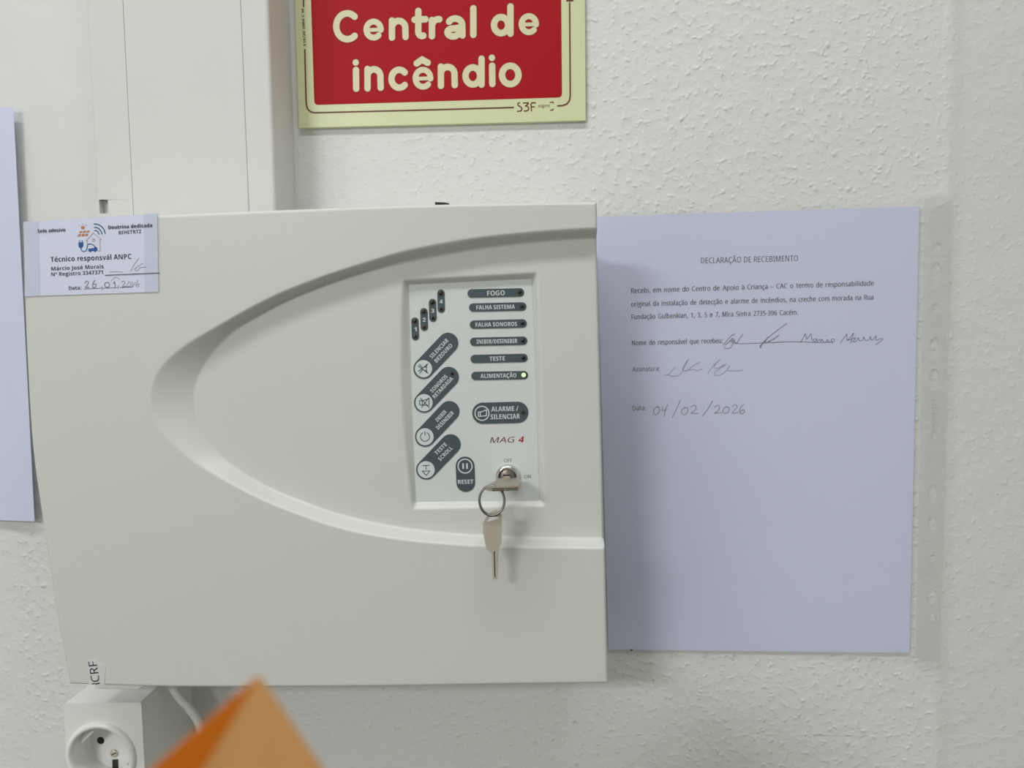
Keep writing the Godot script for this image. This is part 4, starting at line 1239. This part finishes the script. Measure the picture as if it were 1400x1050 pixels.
	for l in [[Vector2(0.07656, 1.44938), Vector2(0.07462, 1.44843), Vector2(0.07389, 1.44600), Vector2(0.07509, 1.44402), Vector2(0.07702, 1.44498), Vector2(0.07800, 1.44741), Vector2(0.07704, 1.44938), Vector2(0.07607, 1.44890)], [Vector2(0.07994, 1.44934), Vector2(0.07969, 1.44690), Vector2(0.08235, 1.44736)], [Vector2(0.08332, 1.45076), Vector2(0.08186, 1.44736), Vector2(0.08089, 1.44297)], [Vector2(0.09153, 1.45358), Vector2(0.08911, 1.44776), Vector2(0.08620, 1.44193)], [Vector2(0.09489, 1.44866), Vector2(0.09272, 1.44722), Vector2(0.09248, 1.44478), Vector2(0.09440, 1.44378), Vector2(0.09633, 1.44571), Vector2(0.09634, 1.44815), Vector2(0.09441, 1.44866)], [Vector2(0.09826, 1.44861), Vector2(0.10067, 1.45005), Vector2(0.10212, 1.44856), Vector2(0.10067, 1.44614), Vector2(0.09874, 1.44470), Vector2(0.10356, 1.44464)], [Vector2(0.11269, 1.45281), Vector2(0.10981, 1.44749), Vector2(0.10597, 1.44266)], [Vector2(0.11414, 1.44841), Vector2(0.11606, 1.44985), Vector2(0.11750, 1.44837), Vector2(0.11606, 1.44595), Vector2(0.11414, 1.44451), Vector2(0.11847, 1.44494)], [Vector2(0.12086, 1.44832), Vector2(0.11943, 1.44590), Vector2(0.12039, 1.44443), Vector2(0.12279, 1.44489), Vector2(0.12374, 1.44731), Vector2(0.12230, 1.44879), Vector2(0.12086, 1.44832)], [Vector2(0.12566, 1.44875), Vector2(0.12757, 1.45018), Vector2(0.12901, 1.44870), Vector2(0.12710, 1.44629), Vector2(0.12567, 1.44436), Vector2(0.12950, 1.44480)], [Vector2(0.13332, 1.45011), Vector2(0.13093, 1.44770), Vector2(0.13046, 1.44528), Vector2(0.13190, 1.44380), Vector2(0.13382, 1.44523), Vector2(0.13285, 1.44671), Vector2(0.13094, 1.44527)]]:
		stroke(st, smooth(l, 3), 0.0004, zt)
	part("handwritten_date", done(st), "pen_grey", d)
	st = mesh_tool()
	slab(st, disc(Vector2(0.05823, 1.28320), 0.0009, 0.0005, 10), 0.0, z + 0.0003)
	part("ink_speck", done(st), "black_plastic", d)

	# the clear sleeve round it and its punched filing strip
	var s := thing("plastic_sleeve", "clear plastic sleeve with a punched filing strip, over the printed page", "plastic sleeve", Vector3(0.16, 1.275, 0.0))
	st = mesh_tool(true)
	var a: Vector2 = Vector2(0.03747, 1.58074)
	var b: Vector2 = Vector2(0.24651, 1.58379)
	var c: Vector2 = Vector2(0.24628, 1.27879)
	var e: Vector2 = Vector2(0.04317, 1.28232)
	var rng := FastNoiseLite.new()
	rng.seed = 21
	rng.frequency = 9.0
	for j in 40:
		for i in 30:
			var p := []
			for k in [[i, j], [i + 1, j], [i + 1, j + 1], [i, j + 1]]:
				var q := e.lerp(c, k[0] / 30.0).lerp(a.lerp(b, k[0] / 30.0), k[1] / 40.0)
				var low := clampf(1.0 - k[1] / 24.0, 0.0, 1.0)
				p.append(v3(q, 0.0024 + 0.0006 * low * rng.get_noise_2d(q.x * 1.6 + q.y * 0.8, q.y)))
			quad(st, p[0], p[1], p[2], p[3])
	part("film", done(st), "sleeve_film", s)
	# the strip: every hole sits in its own stretch of the strip
	st = mesh_tool()
	var tl2: Vector2 = Vector2(0.24621, 1.58392)
	var tr2: Vector2 = Vector2(0.26390, 1.58396)
	var br2: Vector2 = Vector2(0.26237, 1.27479)
	var bl2: Vector2 = Vector2(0.24623, 1.27881)
	var holes := [[Vector2(0.25435, 1.55072)], [Vector2(0.25456, 1.53598)], [Vector2(0.25460, 1.51198)], [Vector2(0.25463, 1.48783)], [Vector2(0.25481, 1.46781)], [Vector2(0.25561, 1.42889)], [Vector2(0.25535, 1.39127)], [Vector2(0.25563, 1.37047)], [Vector2(0.25593, 1.34659)], [Vector2(0.25645, 1.32107)], [Vector2(0.25669, 1.30662)]]
	var sizes := [[5.8, 6.4], [5.6, 10.2], [4.6, 5.4], [5.8, 9.6], [5.6, 9.4], [4.4, 5.4], [5.6, 9.6], [5.6, 9.6], [4.6, 5.2], [6.0, 10.4], [4.6, 5.4]]
	var cuts := [1.0]
	for i in holes.size() - 1:
		var y0: float = holes[i][0].y
		var y1: float = holes[i + 1][0].y
		cuts.append(((y0 + y1) / 2 - bl2.y) / (tl2.y - bl2.y))
	cuts.append(0.0)
	for i in holes.size():
		var o: Vector2 = holes[i][0]
		var corner := [bl2.lerp(tl2, cuts[i]), bl2.lerp(tl2, cuts[i + 1]), br2.lerp(tr2, cuts[i + 1]), br2.lerp(tr2, cuts[i])]
		var angles := []
		for k in 24:
			angles.append(TAU * k / 24 - PI)
		for k in corner:
			angles.append((k - o).angle())
		angles.sort()
		var inside := []
		var outside := []
		for g in angles:
			var way := Vector2.from_angle(g)
			inside.append(o + way * 1.0 / sqrt(pow(way.x / (sizes[i][0] * px), 2) + pow(way.y / (sizes[i][1] * px), 2)))
			var far := o + way * 0.001
			for k in 4:
				var hit = Geometry2D.segment_intersects_segment(o, o + way * 0.3, corner[k] - (corner[(k + 1) % 4] - corner[k]) * 1e-4, corner[(k + 1) % 4] + (corner[(k + 1) % 4] - corner[k]) * 1e-4)
				if hit != null:
					far = hit
			outside.append(far)
		for k in angles.size():
			var n := (k + 1) % angles.size()
			quad(st, v3(inside[k], 0.0046), v3(outside[k], 0.0044), v3(outside[n], 0.0044), v3(inside[n], 0.0046))
			quad(st, v3(inside[n], 0.0046), v3(inside[n], 0.0036), v3(inside[k], 0.0036), v3(inside[k], 0.0046))
	part("punched_strip", done(st), "sleeve_strip", s)
	st = mesh_tool()
	text(st, "romoic", Vector2(0.25394, 1.45207), Vector2(0.25379, 1.43189), 0.0034, 0.00472)
	part("embossed_print", done(st), "sleeve_emboss", s)


# ---------- stickers on the panel ----------

func stickers() -> void:
	var t := thing("adhesive_label", "small white inspection label taped on the panel's top corner, with a house emblem", "label", Vector3(-0.24, 1.52, 0.092))
	var z := 0.0924
	var px := 0.000405
	var st := mesh_tool()
	slab(st, [Vector2(-0.28523, 1.56565), Vector2(-0.20990, 1.56865), Vector2(-0.21140, 1.52592), Vector2(-0.28736, 1.52485)], 0.0921, z)
	part("label_sheet", done(st), "label_paper", t)
	st = mesh_tool()
	slab(st, [Vector2(-0.28593, 1.56560), Vector2(-0.27676, 1.56595), Vector2(-0.27843, 1.52491), Vector2(-0.28765, 1.52460)], 0.09242, 0.0926)
	part("tape_strip", done(st), "clear_tape", t)
	st = mesh_tool()
	slab(st, [Vector2(-0.21740, 1.56831), Vector2(-0.20877, 1.56875), Vector2(-0.21036, 1.52581), Vector2(-0.21895, 1.52565)], 0.09242, 0.0926)
	part("tape_strip", done(st), "clear_tape", t)
	var zt := z + 0.00006
	var zo := 0.09266
	st = mesh_tool()
	text(st, "Selo adesivo", Vector2(-0.27770, 1.55964), Vector2(-0.26198, 1.56009), 4.6 * px, zo, "bold")
	text(st, "Doutrina dedicada", Vector2(-0.23770, 1.56076), Vector2(-0.21293, 1.56141), 4.8 * px, zo, "bold")
	text(st, "BIHETRTZ", Vector2(-0.23201, 1.55776), Vector2(-0.21930, 1.55820), 4.8 * px, zt, "bold")
	text(st, "Técnico responsvál ANPC", Vector2(-0.27135, 1.54352), Vector2(-0.22554, 1.54427), 6.8 * px, zt, "bold")
	text(st, "Márcio José Morais", Vector2(-0.27131, 1.53869), Vector2(-0.24151, 1.53946), 5.2 * px, zt, "bold")
	text(st, "Nº Registro 3347371", Vector2(-0.27149, 1.53563), Vector2(-0.24210, 1.53626), 5.2 * px, zt, "bold")
	text(st, "Data:", Vector2(-0.26194, 1.52785), Vector2(-0.25477, 1.52804), 5.0 * px, zt, "bold")
	stroke(st, [Vector2(-0.24089, 1.53559), Vector2(-0.21027, 1.53627)], 0.0004, zo)
	for l in [[Vector2(-0.25334, 1.52825), Vector2(-0.24377, 1.52855)], [Vector2(-0.24252, 1.52849), Vector2(-0.23464, 1.52862)], [Vector2(-0.23298, 1.52867), Vector2(-0.22613, 1.52894)]]:
		stroke(st, l, 0.0003, zt)
	part("printed_text", done(st), "ink_navy", t)
	st = mesh_tool()
	for l in [[Vector2(-0.25274, 1.53155), Vector2(-0.25143, 1.53273), Vector2(-0.25066, 1.53151), Vector2(-0.25246, 1.52912), Vector2(-0.25038, 1.52924)], [Vector2(-0.24684, 1.53305), Vector2(-0.24820, 1.53106), Vector2(-0.24831, 1.52904), Vector2(-0.24663, 1.52941), Vector2(-0.24654, 1.53103), Vector2(-0.24780, 1.53065)], [Vector2(-0.24331, 1.52935), Vector2(-0.24298, 1.52773)], [Vector2(-0.23945, 1.53169), Vector2(-0.24113, 1.53132), Vector2(-0.24142, 1.52972), Vector2(-0.24001, 1.52889), Vector2(-0.23870, 1.53007), Vector2(-0.23921, 1.53153)], [Vector2(-0.23659, 1.53083), Vector2(-0.23570, 1.53202), Vector2(-0.23564, 1.52920)], [Vector2(-0.23376, 1.52957), Vector2(-0.23403, 1.52837)]]:
		stroke(st, smooth(l, 3), 0.0004, zt)
	part("handwritten_date", done(st), "pen_grey", t)
	st = mesh_tool()
	for l in [[Vector2(-0.23199, 1.53155), Vector2(-0.23071, 1.53233), Vector2(-0.22995, 1.53111), Vector2(-0.23171, 1.52913), Vector2(-0.22921, 1.52948)], [Vector2(-0.22786, 1.53147), Vector2(-0.22877, 1.52988), Vector2(-0.22757, 1.52905), Vector2(-0.22666, 1.53064), Vector2(-0.22784, 1.53187)], [Vector2(-0.22577, 1.53183), Vector2(-0.22592, 1.52902), Vector2(-0.22414, 1.53140)], [Vector2(-0.22243, 1.53257), Vector2(-0.22381, 1.52978), Vector2(-0.22261, 1.52896), Vector2(-0.22212, 1.53055), Vector2(-0.22381, 1.52978)], [Vector2(-0.23831, 1.53731), Vector2(-0.23417, 1.53742), Vector2(-0.23087, 1.53716)], [Vector2(-0.22140, 1.54459), Vector2(-0.22403, 1.54143), Vector2(-0.22651, 1.53747)], [Vector2(-0.21907, 1.54173), Vector2(-0.22331, 1.53942), Vector2(-0.22420, 1.53823), Vector2(-0.22257, 1.53780), Vector2(-0.22084, 1.53937), Vector2(-0.21752, 1.53970)], [Vector2(-0.23775, 1.53247), Vector2(-0.23515, 1.53443), Vector2(-0.23274, 1.53317)]]:
		stroke(st, smooth(l, 3), 0.00032, zt)
	part("signature", done(st), "pen_faint", t)
	# the emblem: sun and solar cells, a house, radio waves, a plug on its lead and a car
	st = mesh_tool()
	for l in [[Vector2(-0.25402, 1.56008), Vector2(-0.25237, 1.56012), Vector2(-0.25284, 1.55901), Vector2(-0.25450, 1.55893)], [Vector2(-0.25195, 1.56015), Vector2(-0.25029, 1.56024), Vector2(-0.25077, 1.55909), Vector2(-0.25243, 1.55905)], [Vector2(-0.24988, 1.56023), Vector2(-0.24822, 1.56031), Vector2(-0.24870, 1.55920), Vector2(-0.25035, 1.55912)], [Vector2(-0.25478, 1.55842), Vector2(-0.25312, 1.55846), Vector2(-0.25378, 1.55712), Vector2(-0.25544, 1.55703)], [Vector2(-0.25271, 1.55849), Vector2(-0.25105, 1.55854), Vector2(-0.25171, 1.55719), Vector2(-0.25328, 1.55710)], [Vector2(-0.25063, 1.55857), Vector2(-0.24914, 1.55861), Vector2(-0.24971, 1.55735), Vector2(-0.25129, 1.55722)]]:
		face(st, l, zt)
	face(st, disc(Vector2(-0.25210, 1.56187), 2.7 * px, 2.2 * px, 14), zt)
	for l in [[Vector2(-0.25210, 1.56339), Vector2(-0.25207, 1.56395)], [Vector2(-0.25362, 1.56287), Vector2(-0.25401, 1.56327)], [Vector2(-0.25056, 1.56288), Vector2(-0.25012, 1.56335)]]:
		stroke(st, l, 0.0003, zt)
	var emblem := part("emblem", done(st), "emblem_orange", t)
	st = mesh_tool()
	for l in [[Vector2(-0.25069, 1.55465), Vector2(-0.24640, 1.55887), Vector2(-0.24189, 1.55518), Vector2(-0.24305, 1.55512)], [Vector2(-0.25000, 1.55519), Vector2(-0.25009, 1.55199)], [Vector2(-0.24280, 1.55520), Vector2(-0.24296, 1.54928), Vector2(-0.24409, 1.54906)], [Vector2(-0.24700, 1.55553), Vector2(-0.24576, 1.55550), Vector2(-0.24582, 1.55430), Vector2(-0.24706, 1.55433), Vector2(-0.24700, 1.55553)]]:
		stroke(st, l, 0.00034, zt)
	part("house_outline", done(st), "emblem_salmon", emblem)
	st = mesh_tool()
	for r in [14.2, 9.6, 5.4]:
		var l := []
		for k in 10:
			l.append(Vector2(-0.24545, 1.55805) + Vector2.from_angle(deg_to_rad(4 + 88.0 * k / 9)) * r * px)
		stroke(st, l, 0.00062, zt)
	part("radio_waves", done(st), "emblem_teal", emblem)
	st = mesh_tool()
	face(st, [Vector2(-0.25512, 1.55394), Vector2(-0.25230, 1.55404), Vector2(-0.25242, 1.55180), Vector2(-0.25340, 1.55070), Vector2(-0.25431, 1.55072), Vector2(-0.25517, 1.55170)], zt)
	stroke(st, [Vector2(-0.25437, 1.55409), Vector2(-0.25440, 1.55497)], 0.00045, zt)
	stroke(st, [Vector2(-0.25296, 1.55406), Vector2(-0.25295, 1.55502)], 0.00045, zt)
	stroke(st, smooth([Vector2(-0.25380, 1.55087), Vector2(-0.25362, 1.54966), Vector2(-0.25243, 1.54884), Vector2(-0.25090, 1.54945), Vector2(-0.25022, 1.55119), Vector2(-0.24998, 1.55247), Vector2(-0.24863, 1.55292), Vector2(-0.24700, 1.55249), Vector2(-0.24567, 1.55110)], 4), 0.0005, zt)
	face(st, [Vector2(-0.24993, 1.54894), Vector2(-0.24960, 1.55038), Vector2(-0.24811, 1.55051), Vector2(-0.24669, 1.55072), Vector2(-0.24557, 1.55150), Vector2(-0.24461, 1.55084), Vector2(-0.24454, 1.54915), Vector2(-0.24595, 1.54902)], zt)
	face(st, disc(Vector2(-0.24860, 1.54916), 1.8 * px, 0.0, 12), zt + 0.00002)
	face(st, disc(Vector2(-0.24586, 1.54918), 1.8 * px, 0.0, 12), zt + 0.00002)
	part("plug_and_car", done(st), "emblem_blue", emblem)

	# the cut sticker at the bottom edge
	var c := thing("cut_sticker", "small cut sticker with upright dark letters at the panel's bottom corner", "sticker", Vector3(-0.262, 1.302, 0.092))
	st = mesh_tool()
	slab(st, [Vector2(-0.26346, 1.30196), Vector2(-0.26306, 1.31610), Vector2(-0.25897, 1.31675), Vector2(-0.25302, 1.31243), Vector2(-0.25429, 1.30163)], 0.0919, 0.0922)
	part("sticker_sheet", done(st), "sticker_film", c)
	st = mesh_tool()
	text(st, "CRF", Vector2(-0.25694, 1.30371), Vector2(-0.25816, 1.31584), 12.2 * px, 0.09228)
	stroke(st, [Vector2(-0.26151, 1.30223), Vector2(-0.25977, 1.30249)], 0.0006, 0.09228)
	stroke(st, [Vector2(-0.25935, 1.30215), Vector2(-0.25716, 1.30276)], 0.0007, 0.09228)
	part("lettering", done(st), "ink_navy", c)


# ---------- the socket under the panel ----------

func socket() -> void:
	var zf := 0.064
	var t := thing("power_socket", "white surface-mounted wall socket below the panel's left corner", "socket", Vector3(-0.29, 1.17, 0.0))
	var st := mesh_tool()
	var tl: Vector2 = Vector2(-0.29839, 1.27608)
	var tr: Vector2 = Vector2(-0.24920, 1.27692)
	var bl := tl + Vector2(0.0, -0.066)
	var br := tr + Vector2(0.0, -0.066)
	var q := rounded([bl, br, tr, tl], 0.0016, 4)
	var c: Vector2 = Vector2(-0.27619, 1.24245)
	var r := 0.0182
	# the front face lies round the well
	var fr := ccw(q)
	var turns := []
	for k in 48:
		turns.append(TAU * k / 48 - PI)
	for p in fr:
		turns.append((p - c).angle())
	turns.sort()
	var n := turns.size()
	var prev_in := Vector2.ZERO
	var prev_out := Vector2.ZERO
	for k in n + 1:
		var way := Vector2.from_angle(turns[k % n])
		var far := c + way * 0.02
		for i in fr.size():
			var hit = Geometry2D.segment_intersects_segment(c, c + way * 0.2, fr[i], fr[(i + 1) % fr.size()])
			if hit != null:
				far = hit
		var near_ := c + way * r
		if k:
			quad(st, v3(prev_in, zf), v3(prev_out, zf), v3(far, zf), v3(near_, zf))
		prev_in = near_
		prev_out = far
	for i in fr.size():
		var k := (i + 1) % fr.size()
		quad(st, v3(fr[i], 0.0), v3(fr[k], 0.0), v3(fr[k], zf), v3(fr[i], zf))
	part("socket_box", done(st), "socket_plastic", t)
	var cz := v3(c, zf)
	st = mesh_tool(true)
	lathe(st, [Vector2(0.0222, -0.0002), Vector2(0.0220, 0.0012), Vector2(0.0212, 0.0022), Vector2(0.0200, 0.0026), Vector2(0.0190, 0.0023), Vector2(0.0184, 0.0012), Vector2(0.0182, -0.0005)], cz, 56)
	part("socket_ring", done(st), "socket_plastic", t)
	st = mesh_tool(true)
	lathe(st, [Vector2(0.0182, 0.0), Vector2(0.0181, -0.0155), Vector2(0.0174, -0.0165)], cz, 48)
	st.set_smooth_group(0xFFFFFFFF)
	lathe(st, [Vector2(0.0174, -0.0165), Vector2(0.0, -0.0165)], cz, 48)
	# two flat guides that stand off the well's wall
	for g in [0.75, 0.75 + PI]:
		var way := Vector2.from_angle(g + PI / 2)
		var o := c + way * 0.0158
		var side := way.orthogonal() * 0.0055
		slab(st, [o - side - way * 0.0014, o + side - way * 0.0014, o + side + way * 0.002, o - side + way * 0.002], zf - 0.0165, zf - 0.003)
	part("socket_well", done(st), "socket_plastic", t)
	var zw := zf - 0.0164
	for p in [Vector2(-0.28634, 1.24337), Vector2(-0.26861, 1.22564)]:
		st = mesh_tool()
		face(st, disc(p, 0.0024, 0.0, 20), zw)
		part("pin_hole", done(st), "black_plastic", t)
	st = mesh_tool(true)
	var sc: Vector2 = Vector2(-0.27777, 1.23495)
	lathe(st, [Vector2(0.0025, 0.0), Vector2(0.0024, 0.0006), Vector2(0.0018, 0.0009), Vector2(0.0, 0.0009)], v3(sc, zw), 20)
	var screw := part("screw", done(st), "nickel", t)
	st = mesh_tool()
	stroke(st, [sc + Vector2(-0.0014, -0.0006), sc + Vector2(0.0014, 0.0006)], 0.0006, zw + 0.00096)
	part("screw_slot", done(st), "black_plastic", screw)
	st = mesh_tool()
	slab(st, [Vector2(-0.27916, 1.23069), Vector2(-0.27555, 1.23091), Vector2(-0.27596, 1.21949), Vector2(-0.27957, 1.21946)], zw - 0.0002, zw + 0.0004)
	part("earth_slot", done(st), "black_plastic", t)

	# the cable that loops out behind
	var k := thing("power_cable", "white cable curving down beside the wall socket", "cable", Vector3(-0.228, 1.18, 0.004))
	st = mesh_tool(true)
	var path := []
	for p in smooth([Vector2(-0.24333, 1.28447), Vector2(-0.24029, 1.27821), Vector2(-0.23692, 1.26904), Vector2(-0.23296, 1.26180), Vector2(-0.22907, 1.25308), Vector2(-0.22622, 1.24241), Vector2(-0.22494, 1.22876), Vector2(-0.22558, 1.20426)], 4):
		path.append(v3(p, 0.045 - 0.010 * clampf((path.size() - 2) / 16.0, 0.0, 1.0)))
	tube(st, path, 0.0028, 10)
	part("sheath", done(st), "cable_white", k)


# ---------- the orange folder held close to the camera ----------

func folder() -> void:
	var apex := v3(Vector2(-0.05331, 1.43722), 0.37)
	var l_far := v3(Vector2(-0.10471, 1.39389), 0.375)
	var ridge := v3(Vector2(-0.08799, 1.38245), 0.368)
	var r_far := v3(Vector2(-0.02208, 1.39342), 0.375)
	var t := thing("folder", "blurred corner of a folded orange card folder in front of the panel", "folder", Vector3(ridge.x, ridge.y, 0.33))
	l_far = apex + (l_far - apex) * 1.6
	ridge = apex + (ridge - apex) * 1.6
	r_far = apex + (r_far - apex) * 1.6
	for s in [[apex, l_far, ridge, "orange_card"], [apex, ridge, r_far, "sheen_tan_card"]]:
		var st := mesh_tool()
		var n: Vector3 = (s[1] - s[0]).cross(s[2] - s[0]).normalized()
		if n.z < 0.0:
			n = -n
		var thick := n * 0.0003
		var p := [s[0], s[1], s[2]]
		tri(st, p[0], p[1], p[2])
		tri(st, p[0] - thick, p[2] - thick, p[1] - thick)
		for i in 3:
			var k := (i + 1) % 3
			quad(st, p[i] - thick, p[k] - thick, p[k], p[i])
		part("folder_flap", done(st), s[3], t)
